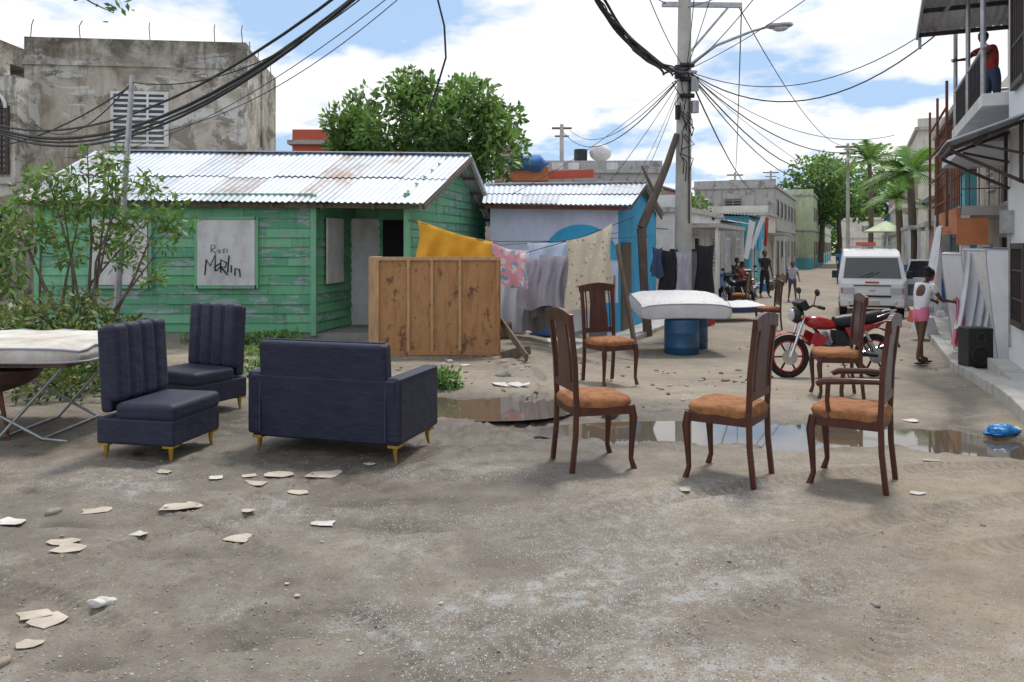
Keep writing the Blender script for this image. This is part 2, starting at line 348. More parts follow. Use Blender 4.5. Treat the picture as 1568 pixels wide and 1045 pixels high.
# footprints
for k in range(70):
    px_,py_=U(-3,1.2),U(2.9,7.2); an=U(0,3.14); g=ell(px_,py_,.10,.035,an); Z=Z-U(.006,.014)*g+.004*ell(px_,py_,.14,.06,an); mud=mud+g*U(.1,.5)
pud=1.35*ell(1.95,6.60,1.5,.40,-.05)+1.2*ell(-.35,7.75,1.1,.45)+1.2*ell(3.6,6.3,1.0,.28,-.35)+1.1*ell(.75,7.0,.8,.27)
pn=fbm(X*2.4,Y*4.0,77,4)
Z=Z-.10*np.clip(pud*1.25,0,1)*sst(pn+.38*np.clip(pud,0,1),.50,.68)
s2=np.array([.4,.917]); rel=(X-4.33)*.917-(Y-6.7)*.4
riv=np.exp(-((rel+.42+.1*np.sin(Y*1.3))/.16)**2)*sst(Y,5.5,7)*(1-sst(Y,18,24))
Z=Z-.035*riv
Z=np.where(Y>30,-0.36*sst(X,0.0,2.2),Z)
mud=mud+np.clip(pud*2.0,0,1)*(.65+.5*fbm(X*3,Y*3,88))+riv*.9+1.2*ell(-.4,6.9,1.9,1.1)*fbm(X*2,Y*2,31)*1.6+.8*ell(-1.8,6.6,1.8,.55)+np.clip(rough-.3,0,1)*sst(fbm(X*1.3,Y*1.8,55),.44,.6)*.7+.28*sst(fbm(X*.8,Y*1.5,57),.52,.66)+np.clip(.6-ridg,0,1)*rough*1.4
grey=(1-sst(X+(fbm(X,Y,3)-.5)*3,-.2,2.4))*(1-sst(Y,6.5,9))*(.4+.6*sst(fbm(X*.9,Y*.9,66),.3,.6))
grav=sst(fbm(X*1.3+2,Y*1.9,91),.40,.60)*(.3+1.0*ell(-.1,3.3,1.5,.8)+.9*ell(.9,4.1,.35,1.3,-.35)+.8*ell(-1.9,4.9,1.6,.6)+.4*ell(1.6,5.2,1,.5)+.3*ell(0,5.4,2,.5))
ny,nx=X.shape
me=bpy.data.meshes.new('ground'); idx=np.arange(nx*ny).reshape(ny,nx)
q=np.stack([idx[:-1,:-1],idx[:-1,1:],idx[1:,1:],idx[1:,:-1]],-1).reshape(-1,4)
me.vertices.add(nx*ny); me.vertices.foreach_set('co',np.stack([X,Y,Z],-1).astype(np.float32).ravel())
me.loops.add(q.size); me.loops.foreach_set('vertex_index',q.ravel().astype(np.int32)); me.polygons.add(len(q))
me.polygons.foreach_set('loop_start',np.arange(0,q.size,4,dtype=np.int32)); me.polygons.foreach_set('loop_total',np.full(len(q),4,dtype=np.int32))
me.update(calc_edges=True); me.polygons.foreach_set('use_smooth',np.ones(len(q),dtype=bool))
ca=me.color_attributes.new('masks','FLOAT_COLOR','POINT')
ca.data.foreach_set('color',np.clip(np.stack([mud,grey,grav,np.ones_like(X)],-1),0,1).astype(np.float32).ravel())
go=bpy.data.objects.new('ground',me); scn.collection.objects.link(go)
t=NT('damp_dirt_ground'); at=t.n('ShaderNodeAttribute'); at.attribute_name='masks'; sx=t.sep(at.outputs['Color'])
n_l=t.noise(.8,7,.65); n_m=t.noise(5,9,.75); n_f=t.noise(70,7,.75); n_s=t.noise(22,8,.75)
tan=t.ramp(n_m,[(.3,(.25,.205,.15)),(.5,(.325,.275,.21)),(.7,(.38,.33,.265))])
gry=t.ramp(n_m,[(.3,(.14,.122,.10)),(.5,(.215,.193,.165)),(.7,(.30,.28,.25))])
col=t.mix(t.math('MULTIPLY',sx[1],.9),tan,gry)
col=t.mix(t.math('MULTIPLY',t.ramp(n_l,[(.42,0.0),(.6,1.0)]),.4),col,(.18,.15,.118))
pale_grit=t.math('MULTIPLY',t.math('MULTIPLY',sx[2],t.ramp(t.noise(9,10,.8),[(.48,0.0),(.6,1.0)])),.65)  # pale grey grit blotches in the dirt, following the gravel mask
col=t.mix(pale_grit,col,t.mix(n_f,(.34,.35,.36),(.5,.515,.53)))
mudm=t.math('MULTIPLY',sx[0],t.ramp(t.noise(4,8,.75),[(.32,.35),(.54,1.0)]))
col=t.mix(mudm,col,t.mix(n_f,(.068,.053,.038),(.125,.10,.078)))
def speck(scale,d0,d1,thr,ch):
    vo=t.vor(scale); s_=t.ramp(vo.outputs['Distance'],[(d0,1.0),(d1,0.0)]); c_=t.ramp(t.sep(vo.outputs['Color'])[ch],[(thr,0.0),(thr+.03,1.0)]); return t.math('MULTIPLY',s_,c_)
s1=speck(120,.22,.36,.55,0); s2_=speck(55,.2,.32,.76,1); s3=speck(24,.12,.2,.88,2); s4=speck(80,.22,.34,.62,1); s5=speck(38,.18,.3,.8,0)
col=t.mix(t.math('MULTIPLY',s4,.6),col,(.09,.075,.06)); col=t.mix(t.math('MULTIPLY',s5,.5),col,(.11,.09,.07))
gm=t.math('MULTIPLY',s1,t.math('ADD',t.math('MULTIPLY',sx[2],.9),.28)); col=t.mix(gm,col,(.58,.58,.57))
col=t.mix(t.math('MULTIPLY',s2_,t.math('ADD',t.math('MULTIPLY',sx[2],.6),.3)),col,(.50,.49,.46)); col=t.mix(t.math('MULTIPLY',s3,.4),col,(.46,.43,.38))
col=t.mix(t.math('MULTIPLY',t.ramp(n_s,[(.50,0.0),(.68,1.0)]),.4),col,(.12,.098,.078))
col=t.mix(t.math('MULTIPLY',t.ramp(n_f,[(.52,0.0),(.72,1.0)]),.3),col,(.11,.093,.075))
hh=t.math('ADD',t.math('ADD',t.math('MULTIPLY',n_m,.3),t.math('MULTIPLY',n_f,.35)),t.math('ADD',t.math('MULTIPLY',n_s,.45),t.math('MULTIPLY',t.math('ADD',s1,s2_),.3))); t.bump(hh,.6,.02)
rg=t.math('SUBTRACT',.9,t.math('MULTIPLY',mudm,.5)); go.data.materials.append(t.out(col,rg,0,.35))
# puddles
t=NT('muddy_water'); t.out((.10,.082,.06),.03,0,1.0); t.bump(t.noise(4,3),.02,.01); m_water=t.mat
def puddle(x0,x1,y0,y1,z):
    b=MB(); pts=[]; n=28
    for k in range(n):
        th=2*math.pi*k/n; r=1+.08*math.sin(3*th+x0); pts.append(V((x0+x1)/2+(x1-x0)/2*r*math.cos(th),(y0+y1)/2+(y1-y0)/2*r*math.sin(th),z))
    b.add(pts,[tuple(range(n))],m_water); return b.obj('puddle')
puddle(.2,3.6,6.0,7.2,-.032); puddle(2.9,4.7,5.75,6.95,-.033); puddle(-1.7,.7,7.15,8.4,-.034)
def ground_at(x,y):
    j=np.clip(np.searchsorted(ys,y),1,ny-1); i=np.clip(np.searchsorted(xs,x),1,nx-1); return float(max(Z[j,i],Z[j-1,i-1]))
def gravel():
    b=MB()
    for k in range(10000):
        y=2.6+ (R()**1.5)*9; x=U(-.68,.68)*y
        ww=.25+1.0*math.exp(-((x-.0)/1.7)**2-((y-3.3)/1.0)**2)+.4*(x<.3)
        if R()>ww: continue
        s=U(.002,.0065)*(1 if R()<.975 else U(1.5,2.4)); z=ground_at(x,y)
        p=V(x,y,z+s*.15); th=U(0,6.28); c,sn=math.cos(th),math.sin(th); a=U(.7,1.5)
        vs=[p+V(c*s*a,sn*s*a,0),p+V(-sn*s,c*s,0),p+V(-c*s*a*.9,-sn*s,0),p+V(sn*s,-c*s*.8,0),p+V(U(-.3,.3)*s,U(-.3,.3)*s,s*.6),p+V(0,0,-s*.6)]
        b.add(vs,[(0,1,4),(1,2,4),(2,3,4),(3,0,4),(1,0,5),(2,1,5),(3,2,5),(0,3,5)],random.choice(m_stone))
    b.obj('gravel')
gravel()
def scrap(b,x,y,s,m,n=9,lift=.02,asp=1.5):
    th0=U(-.5,.5)+(math.pi if R()<.5 else 0); pts=[];z=ground_at(x,y)+.007; bend=U(.3,1)
    for k in range(n):
        th=2*math.pi*k/n+U(-.25,.25); r=s/max(abs(math.cos(th)),abs(math.sin(th)))*U(.66,1.12)*.85; dx=r*asp*math.cos(th);dy=r*math.sin(th)
        px,py=x+dx*math.cos(th0)-dy*math.sin(th0),y+dx*math.sin(th0)+dy*math.cos(th0)
        pts.append(V(px,py,max(z,ground_at(px,py)+.003)+lift*bend*(dx/(s*asp))**2*U(.2,1)))
    c=V(x,y,max(z,ground_at(x,y))+.003); pts.append(c); lo=[p-V(0,0,.0015) for p in pts]
    fs=[(k,(k+1)%n,n) for k in range(n)]; fs+= [((k+1)%n+n+1,k+n+1,2*n+1) for k in range(n)]+[(k,k+n+1,(k+1)%n+n+1,(k+1)%n) for k in range(n)]
    b.add(pts+lo,fs,m)
b=MB()
for x,y,s in((-1.96,4.69,.085),(-1.90,4.72,.06),(-1.44,4.2,.07),(-1.05,4.42,.05),(-2.41,4.61,.07),(-2.25,4.05,.075),(-2.33,4.14,.06),(-1.34,4.98,.06),(-1.26,5.33,.085),(-1.22,5.4,.06),(-1.55,5.33,.08),(-1.66,5.15,.06),(-1.53,4.61,.035),(-1.91,3.29,.07),(-2.0,3.33,.055),(-2.36,5.4,.05),(-1.95,5.25,.045),(-2.79,4.45,.06),(-1.87,3.08,.045),(2.52,4.95,.04),(1.09,5.02,.03),(3.0,5.7,.045),(-1.75,5.3,.05)): scrap(b,x,y,s,random.choice([m_paper,m_paper,m_paper,m_paperw]),lift=.010)
b.obj('cardboard_scraps')
b=MB()
for x,y,s in((-1.97,4.22,.04),(-.03,8.8,.17),(.06,8.7,.12),(-.1,8.75,.1),(-1.0,5.6,.04),(-.9,8.9,.1),(-1.2,9.5,.08),(-.6,10.2,.07),(2.9,7.6,.06),(3.5,7.0,.06),(4.2,6.7,.07)): scrap(b,x,y,s,m_paperw,9,s*.4,1.2)
for k in range(60):
    y=U(2.9,9.5); x=U(-.62,.62)*y
    if x>.5 and R()<.8: continue
    scrap(b,x,y,U(.004,.013),random.choice([m_paperw,m_paper,m_stone[0],m_stone[2]]),6,.002)
b.obj('paper_litter')
b=MB(); scrap(b,4.0,6.55,.11,m_bluebag,11,.05,1.5); b.ball((4.03,6.54,ground_at(4.05,6.52)+.025),(.12,.07,.05),m_bluebag,26,16,None,lambda p:p*(1+.22*math.sin(7*p.x+4*p.y)*math.cos(6*p.y)+.12*math.sin(17*p.x+9*p.z)*math.sin(13*p.y))); b.obj('blue_plastic_bag')
b=MB(); z=ground_at(-1.76,3.42); b.ball((-1.76,3.42,z+.012),(.055,.028,.018),m_paperw,26,16,(0,0,.2),lambda p:p*(1+.18*math.sin(6*p.x+5*p.y)+.12*math.sin(14*p.x)*math.cos(11*p.y))); b.obj('crushed_cup')
def rock(x,y,s,m):
    b=MB(); k=U(0,9)
    b.ball((0,0,0),(s,s*.75,s*.5),m,10,6,fn=lambda p:p*(1+.25*math.sin(5*p.x+k)*math.cos(4*p.y+k)+.1*math.sin(9*p.z+k))); b.obj('rock',loc=(x,y,ground_at(x,y)+s*.1),rz=k)
rock(1.57,3.44,.022,m_stone[1]); rock(2.6,4.4,.02,m_stone[2]); rock(-1.9,2.95,.04,m_stone[2]); rock(-2.65,4.6,.05,m_stone[1]); rock(.9,7.4,.08,m_stone[1]); rock(-.1,9.4,.1,m_stone[1])
b=MB(); 
for k in range(170):
    x=U(-2.6,3.5); y=U(7.4,12) ; s=U(.01,.04)*(1.6 if y>10 else 1)
    b.ball((x,y,ground_at(x,y)+s*.15),(s,s*U(.6,1),s*.5),random.choice(m_stone+[m_timber]),6,4,rot=(0,0,U(0,6)))
for k in range(90):
    x=U(4,8); y=U(6,15); 
    if (x-4.33)*.917-(y-6.7)*.4>-.1: continue
    s=U(.01,.035); b.ball((x,y,ground_at(x,y)+s*.2),(s,s*.8,s*.5),random.choice(m_stone),6,4,rot=(0,0,U(0,6)))
b.obj('rubble')
# ---------------------------------------------------------------- foliage tools
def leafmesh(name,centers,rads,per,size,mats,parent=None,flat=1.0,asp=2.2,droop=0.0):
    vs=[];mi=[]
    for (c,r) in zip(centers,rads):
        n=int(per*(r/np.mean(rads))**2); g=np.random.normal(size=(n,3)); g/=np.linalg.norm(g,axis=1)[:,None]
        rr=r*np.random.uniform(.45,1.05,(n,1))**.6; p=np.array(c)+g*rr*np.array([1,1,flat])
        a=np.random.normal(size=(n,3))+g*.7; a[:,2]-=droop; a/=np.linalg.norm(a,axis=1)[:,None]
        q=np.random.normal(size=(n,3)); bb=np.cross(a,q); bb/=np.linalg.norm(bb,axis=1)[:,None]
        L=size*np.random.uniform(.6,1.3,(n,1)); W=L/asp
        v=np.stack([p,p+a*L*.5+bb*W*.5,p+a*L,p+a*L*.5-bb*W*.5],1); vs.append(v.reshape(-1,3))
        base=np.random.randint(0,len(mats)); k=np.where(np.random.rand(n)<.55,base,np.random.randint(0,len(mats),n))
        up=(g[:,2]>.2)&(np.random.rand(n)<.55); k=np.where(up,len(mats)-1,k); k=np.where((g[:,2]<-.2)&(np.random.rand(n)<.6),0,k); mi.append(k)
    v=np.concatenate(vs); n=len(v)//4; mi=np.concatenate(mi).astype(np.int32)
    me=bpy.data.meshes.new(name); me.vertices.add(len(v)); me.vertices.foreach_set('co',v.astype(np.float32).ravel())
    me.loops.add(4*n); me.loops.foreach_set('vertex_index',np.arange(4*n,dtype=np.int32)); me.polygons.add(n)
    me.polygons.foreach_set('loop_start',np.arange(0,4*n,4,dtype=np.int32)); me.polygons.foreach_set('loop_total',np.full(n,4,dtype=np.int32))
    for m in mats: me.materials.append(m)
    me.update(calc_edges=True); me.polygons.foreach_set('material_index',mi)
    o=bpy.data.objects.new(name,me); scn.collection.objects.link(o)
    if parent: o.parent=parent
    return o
def tree(name,base,crown,rad,ncl,per,size,tr=.25,mats=None,cr=(.5,1.0),low=.1):
    mats=mats or m_leafs
    e=empty(name); b=MB(); base=Vector(base); crown=Vector(crown)
    fork=base.lerp(crown,.55); b.tube([base,base.lerp(fork,.5)+V(.1,0,0),fork],[tr,tr*.8,tr*.65],m_bark,10)
    cs=[];rs=[]
    for k in range(ncl):
        g=np.random.normal(size=3); g/=np.linalg.norm(g); g[2]=g[2]*.9+low; q=np.random.uniform(.5,1.08)
        c=crown+V(g[0]*rad[0]*q,g[1]*rad[1]*q,g[2]*rad[2]*q); cs.append(tuple(c)); rs.append(U(*cr))
        if k%3==0:
            m=fork.lerp(c,.5)+V(U(-.2,.2),U(-.2,.2),U(0,.3)); b.tube([fork,m,c],[tr*.4,tr*.2,tr*.07],m_bark,6)
    b.obj('trunk_and_limbs',e); leafmesh('crown_leaves',cs,rs,per,size,mats,e); return e
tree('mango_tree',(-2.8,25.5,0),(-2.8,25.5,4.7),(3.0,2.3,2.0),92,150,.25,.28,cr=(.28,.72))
tree('background_tree',(27,70,0),(27.5,70,6.0),(3.5,3,3),30,110,.5,.3,cr=(.7,1.3))
tree('background_tree',(32,78,0),(32,78,7),(4,3,3),30,110,.5,.3,cr=(.7,1.3))
tree('background_tree',(29,60,0),(29.5,60,5.6),(3,3,3.0),30,110,.4,.3,cr=(.6,1.1))
tree('background_tree',(5.3,28,0),(5.2,27.5,2.4),(1.1,1.2,1.2),16,170,.2,.1,cr=(.35,.6))
def shrub():
    e=empty('roadside_shrub'); b=MB(); cs=[];rs=[]
    root=V(-5.55,10.3,0)
    tips=[(-6.5,10.2,2.1),(-6.2,10.5,1.7),(-5.9,10.1,2.45),(-5.55,10.4,2.85),(-5.1,10.2,2.15),(-4.75,10.3,1.85),(-5.3,10.5,2.6),(-6.4,10.0,1.2),(-6.7,10.3,1.0),(-6.4,10.4,1.75),(-4.5,10.2,1.95),(-5.0,10.3,2.35),(-5.75,10.2,2.15),(-4.6,10.4,1.5),(-6.6,10.2,1.5),(-5.6,10.3,1.9)]
    for tp in tips:
        tp=Vector(tp); r0=root+V(U(-.5,.2),U(-.2,.2),0); m=r0.lerp(tp,.5)+V(U(-.15,.15),U(-.1,.1),.15)
        b.tube([r0,m,tp],[.024,.015,.005],m_bark,6)
        for k in range(6):
            s=m.lerp(tp,U(.4,1.1)); q=s+V(U(-.34,.34),U(-.25,.25),U(-.1,.28)); b.tube([s,q],[.006,.003],m_bark,4); cs.append(tuple(q)); rs.append(U(.08,.17))
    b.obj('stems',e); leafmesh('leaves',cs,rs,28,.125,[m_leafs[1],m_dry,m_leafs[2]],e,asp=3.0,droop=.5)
shrub()
e=empty('hedge_bushes'); cs=[(-6.9+U(0,2.3),9.6+U(-.7,.7),U(.1,.75)) for k in range(32)]+[(U(-5.4,-3.7),U(7.9,8.8),U(.05,.45)) for k in range(24)]
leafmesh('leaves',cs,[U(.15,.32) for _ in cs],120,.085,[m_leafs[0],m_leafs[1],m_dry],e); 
e=empty('weeds'); cs=[(-.75+U(-.2,.2),8.7+U(-.15,.15),.08) for k in range(6)]+[(U(-4.6,-3.0),U(8.6,11.5),.04) for k in range(14)]+[(U(-3.2,-2.4),U(9,12),.03) for k in range(8)]+[(U(-7,-3.4),U(12.3,12.8),.08) for k in range(16)]
leafmesh('leaves',cs,[U(.07,.17) for _ in cs],90,.07,[m_leafs[1],m_leafs[2]],e,flat=.8)
e=empty('overhanging_branch'); b=MB(); b.tube([(-3.9,5.5,3.75),(-3.2,5.6,3.45),(-2.7,5.7,3.32)],[.02,.012,.004],m_bark,6); b.tube([(-3.3,5.6,3.48),(-2.9,5.5,3.22),(-2.75,5.5,3.15)],[.01,.006,.003],m_bark,5); b.obj('twig',e)
leafmesh('leaves',[(-2.75,5.7,3.3),(-2.95,5.6,3.3),(-3.1,5.6,3.38),(-2.8,5.5,3.2)],[.12]*4,9,.06,m_leafs[:2],e)
def palm(name,base,top,n,L):
    e=empty(name); b=MB(); base=Vector(base);top=Vector(top)
    b.tube([base,base.lerp(top,.5)+V(.1,0,0),top],[.17,.13,.11],m_bark,10); b.obj('trunk',e); f=MB()
    for k in range(n):
        az=2*math.pi*k/n+U(-.2,.2); el=U(-.1,1.35); m=random.choice(m_palm); pts=[]
        for i in range(9):
            s=i/8*L; r=s*math.cos(el)*.95; z=s*math.sin(el)-(s*s)*.42/L; pts.append(top+V(r*math.cos(az),r*math.sin(az),z))
        f.tube(pts,[.02*(1-i/9)+.004 for i in range(9)],m,4)
        side=V(-math.sin(az),math.cos(az),0)
        for i in range(1,26):
            u=i/26*8; j=int(u); p=pts[j].lerp(pts[min(j+1,8)],u-j); ll=L*.3*math.sin(math.pi*(.12+.85*i/26))+.05; d=(pts[min(j+1,8)]-pts[j]).normalized()
            for sg in(-1,1):
                tip=p+side*sg*ll*.8+d*ll*.5+V(0,0,-ll*U(.2,.5)); wv=d*.03*L/1.6
                f.add([p-wv,p+wv,tip],[(0,1,2)],m)
    f.obj('fronds',e)
palm('palm_tree',(13.5,27,-.4),(13.5,27,4.0),24,1.8)
palm('palm_tree',(20.2,45,-.4),(20.2,45,6.3),16,2.2)
palm('palm_tree',(14.3,29.5,-.4),(14.3,29.5,3.3),15,1.4)
# ---------------------------------------------------------------- corrugated & clapboard
def corr(mb,A,B,C,D,mats,rows=2,panel=.8,wave=.1,amp=.013,edge=.05):
    A,B,C,D=map(Vector,(A,B,C,D)); W=(B-A).length; npn=max(1,round(W/panel)); nrm=(B-A).cross(D-A).normalized()
    for i in range(npn):
        for j in range(rows):
            s0,s1=i/npn,(i+1)/npn; t0,t1=j/rows,(j+1)/rows
            H=(D-A).length; t0-=U(0,edge)/H if j==0 else U(.03,.07); off=.012*j+.004*(i%2)+U(0,.01); m=random.choice(mats)
            seg=max(4,int(W/npn/wave*4)); vs=[]
            for k in range(seg+1):
                s=s0+(s1-s0)*k/seg*1.01; h=amp*math.cos(2*math.pi*(s*W)/wave)
                for tt in(t0,t1):
                    p=A.lerp(B,s).lerp(D.lerp(C,s),tt) ; vs.append(p+nrm*(h+off+(0 if tt==t0 else -.006)))
            mb.add(vs,[(2*k,2*k+2,2*k+3,2*k+1) for k in range(seg)],m,True)
def clap(mb,P0,P1,z0,z1,nr,mats,step=.155,rng=None):
    P0=Vector(P0);P1=Vector(P1);nr=Vector(nr).normalized(); z=z0
    while z<z1-.01:
        zt=min(z+step,z1); r0,r1=(0,1) if rng is None else rng(z+step*.4)
        if r1-r0>.02:
            cuts=[r0]; 
            while cuts[-1]<r1-.35: cuts.append(cuts[-1]+U(.3,.6))
            if cuts[-1]<r1: cuts.append(r1)
            cuts[-1]=r1
            for a,b_ in zip(cuts[:-1],cuts[1:]):
                if b_<=a: continue
                pa=P0.lerp(P1,a);pb=P0.lerp(P1,b_-.0008); o=U(.02,.034); dz=U(-.006,.006); dz2=dz+U(-.006,.006)
                v=[(pa.x+nr.x*o,pa.y+nr.y*o,z+dz),(pb.x+nr.x*o,pb.y+nr.y*o,z+dz2),(pb.x+nr.x*.004,pb.y+nr.y*.004,zt+.01),(pa.x+nr.x*.004,pa.y+nr.y*.004,zt+.01),(pa.x,pa.y,z),(pb.x,pb.y,z)]
                mb.add(v,[(0,1,2,3),(4,5,1,0)],random.choice(mats))
        z+=step
# ---------------------------------------------------------------- green wooden house
H=empty('green_wooden_house')
b=MB(); 
clap(b,(-7.75,13.0),(-3.24,13.0),.12,2.38,(0,-1),m_greens)
clap(b,(-3.24,13.0),(-2.88,14.6),.12,2.75,(1,-.22),m_greens,rng=lambda z:(0 if z<2.12 else min(.95,(z-2.12)/.62),1))
clap(b,(-2.88,14.6),(-1.38,14.6),.12,2.85,(0,-1),m_greens)
def gr(z):
    y0=13.1 if z<2.33 else 12.8+(z-2.22)/.392; y1=18.0 if z<2.1 else 15.5+(3.22-z)/.45
    return max(0,(y0-13.1)/4.9),min(1,(y1-13.1)/4.9)
clap(b,(-1.75,13.1),(-.62,18.0),.12,3.2,(1,-.23),m_greens,rng=gr)
b.box((-7.74,15.5,1.15),(.06,4.9,2.3),m_greens[0])
for x,y in((-7.73,12.98),(-3.23,12.975)): b.box((x,y,1.22),(.09,.07,2.3),m_greens[1])
b.box((-1.72,13.06,1.2),(.1,.1,2.4),m_greens[1]); b.box((-2.45,13.02,2.27),(1.6,.05,.12),m_greens[2]); b.obj('walls',H)
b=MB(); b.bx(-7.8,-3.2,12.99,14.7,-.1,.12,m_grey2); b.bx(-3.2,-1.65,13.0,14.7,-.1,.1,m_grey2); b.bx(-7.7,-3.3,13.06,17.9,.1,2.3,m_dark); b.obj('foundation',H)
b=MB(); EL_,ER,RR,RL=(-7.95,12.72,2.28),(-1.42,12.72,2.22),(-.79,15.5,3.29),(-8.1,15.5,3.36)
corr(b,EL_,ER,RR,RL,m_sheets[:3]+m_sheets[:3]+[m_sheets[3]],2,.75); corr(b,(-.28,18.5,1.97),(-8.2,18.5,2.05),RL,RR,m_sheets,2,.75)
b.obj('corrugated_roof',H)
b=MB(); b.beam((-7.95,15.5,3.385),(-.8,15.5,3.32),.26,.02,m_sheets[0])
for k in range(9):
    f=k/8; p=Vector(EL_).lerp(Vector(ER),f);q=Vector(RL).lerp(Vector(RR),f); b.beam(p+V(0,.05,-.07),q+V(0,0,-.07),.05,.08,m_timber)
b.beam((-7.9,12.85,2.22),(-1.5,12.85,2.16),.04,.06,m_timber)
for f in(.05,.25,.45,.65,.85):
    p=Vector(RR).lerp(Vector((-.28,18.5,1.97)),f); b.beam(p+V(-.6,.12,-.06),p+V(-.02,0,-.06),.05,.06,m_timber)
    p=Vector(RR).lerp(Vector(ER),f); b.beam(p+V(-.6,.12,-.06),p+V(-.02,0,-.06),.05,.06,m_timber)
b.beam(Vector(RR)+V(-.05,0,-.1),(-.33,18.4,1.9),.03,.09,m_timber); b.obj('roof_timbers',H)
b=MB(); b.box((-6.37,12.93,1.43),(.9,.03,1.06),m_shut); b.box((-4.64,12.93,1.42),(.93,.03,1.06),m_shut)
for cx in(-6.37,-4.64):
    for sx_ in(-.49,.49): b.box((cx+sx_,12.95,1.42),(.05,.05,1.16),m_greens[1])
    b.box((cx,12.95,1.98),(.98,.05,.05),m_greens[1]); b.box((cx,12.95,.865),(.98,.05,.05),m_greens[1])
R_=Matrix.Rotation(math.atan2(1.6,.36),3,'Z'); b.box((-3.02,13.6,1.45),(.62,.03,1.1),m_shut,R_)
b.obj('window_shutters',H)
b=MB()
def stroke(pts,ox,oz,s=.17,r=.008):
    P_=[(ox+p[0]*s,12.908,oz+p[1]*s) for p in pts]
    b.tube(P_,r,m_black,4)
stroke([(0,0),(0,1.2),(.6,1.1),(.6,.7),(0,.6),(.7,-.1)],-4.88,1.42,.11,.005); stroke([(0,0),(-.15,.3),(.2,.5),(.4,.2),(.1,-.05)],-4.76,1.42,.10,.005)
stroke([(.4,.6),(0,.5),(.3,.2),(0,0)],-4.69,1.42,.10,.005); stroke([(0,0),(0,.7)],-4.62,1.42,.10,.005)
G_=[([(0,0),(.1,1),(.35,.4),(.7,1.1),(.7,0)],-4.98),([(.4,.5),(0,.3),(.2,0),(.4,.3),(.45,0)],-4.83),([(0,0),(0,.9),(.4,.8),(.3,.45),(0,.4),(.45,0)],-4.72),([(0,0),(.1,1.2)],-4.61),([(0,0),(0,.5)],-4.55),([(0,0),(0,.5),(.3,.5),(.35,0)],-4.49)]
for p_,x_ in G_: stroke([(a_,c_+.15*math.sin(a_*4+x_*9)) for a_,c_ in p_],x_,1.08+U(-.02,.02),.24,.012)
b.obj('graffiti',H)
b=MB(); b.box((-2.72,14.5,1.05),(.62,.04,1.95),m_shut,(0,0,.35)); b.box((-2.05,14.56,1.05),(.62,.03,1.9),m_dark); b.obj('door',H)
# ---------------------------------------------------------------- window helper
def window(mb,ax,pos,sg,lo,hi,z0,z1,style='louver',frame=None,pane=None,fw=.07):
    frame=frame or m_white; pane=pane or m_glass
    def bb(l,h,a,c,o0,o1,m):
        p0,p1=pos+sg*o0,pos+sg*o1
        if ax=='x': mb.bx(min(p0,p1),max(p0,p1),l,h,a,c,m)
        else: mb.bx(l,h,min(p0,p1),max(p0,p1),a,c,m)
    bb(lo,hi,z0,z1,-.05,.012,pane)
    bb(lo-fw,lo,z0-fw,z1+fw,-.02,.06,frame); bb(hi,hi+fw,z0-fw,z1+fw,-.02,.06,frame); bb(lo,hi,z1,z1+fw,-.02,.058,frame); bb(lo,hi,z0-fw,z0,-.02,.07,frame)
    if style=='louver':
        n=max(3,int((z1-z0)/.13))
        for k in range(n):
            z=z0+(k+.5)*(z1-z0)/n; bb(lo,hi,z-.022,z+.022,.014,.04,frame)
        mid=(lo+hi)/2; bb(mid-.025,mid+.025,z0,z1,.013,.052,frame)
    elif style=='bars':
        n=max(2,int((hi-lo)/.14)); m_=m_iron if frame is not m_white else m_white
        for k in range(1,n): x=lo+k*(hi-lo)/n; bb(x-.012,x+.012,z0,z1,.03,.05,m_)
        for z in(z0+.3*(z1-z0),z0+.7*(z1-z0)): bb(lo,hi,z-.012,z+.012,.028,.052,m_)
# ---------------------------------------------------------------- grey concrete building
Bd=empty('concrete_building',(-12.25,20.0,0),math.atan2(.6,5.4))
b=MB(); b.bx(0,5.4,0,4.2,-.3,6.42,m_conc); b.bx(0,5.4,-.003,.17,6.42,6.78,m_conc); b.bx(5.2,5.403,.17,4.2,6.42,6.72,m_conc); b.bx(0,.2,.17,4.2,6.42,6.78,m_conc)
b.bx(-.02,5.42,-.05,.0,6.08,6.2,m_conc); b.bx(5.15,5.45,-.06,.3,5.9,6.72,m_conc); b.bx(5.403,5.44,1.9,2.2,0,6.5,m_conc); b.obj('walls',Bd)
b=MB(); window(b,'y',0,-1,2.15,3.42,4.12,5.38,'none')
for j in range(3):
    x0=2.15+j*.43
    b.bx(x0+.38,x0+.43,-.07,-.014,4.12,5.38,m_white)
    for k in range(9): z=4.16+k*.137; b.bx(x0,x0+.38,-.055,-.02,z,z+.055,m_white)
b.bx(2.15,3.42,-.08,-.014,4.72,4.78,m_white)
b.obj('louvre_window',Bd)
b=MB()
for x in(.1,1.3,3.0,5.3,4.6): b.tube([(x,.1,6.7),(x+U(-.04,.04),.1,7.1),(x+U(-.08,.08),.1,7.25)],.012,m_rust,5)
for y in(1,2,3,4): b.tube([(5.3,y,6.7),(5.3+U(-.05,.05),y,7.05)],.012,m_rust,5)
b.obj('rebar',Bd)
Bd=empty('neighbour_building')
b=MB(); b.bx(-18,-11.85,19.0,24,-.3,5.6,m_conc); b.bx(-18,-12.1,18.95,19.2,5.6,6.1,m_conc); b.bx(-18,-12.6,19.0,22,6.1,6.6,m_conc); b.bx(-18,-11.8,18.9,19.0,3.0,3.15,m_grey); b.obj('walls',Bd)
b=MB(); window(b,'y',19.0,-1,-13.2,-12.05,3.3,4.8,'louver',m_iron); window(b,'y',19.0,-1,-13.2,-12.05,.4,2.4,'bars',m_iron)
pts=[(-12.62+.58*math.cos(th),18.95,4.8+.5*math.sin(th)) for th in np.linspace(0,math.pi,12)]; b.prism(pts,(0,.04,0),m_glass); b.tube([(p[0],18.93,p[2]) for p in pts],.04,m_white,6)
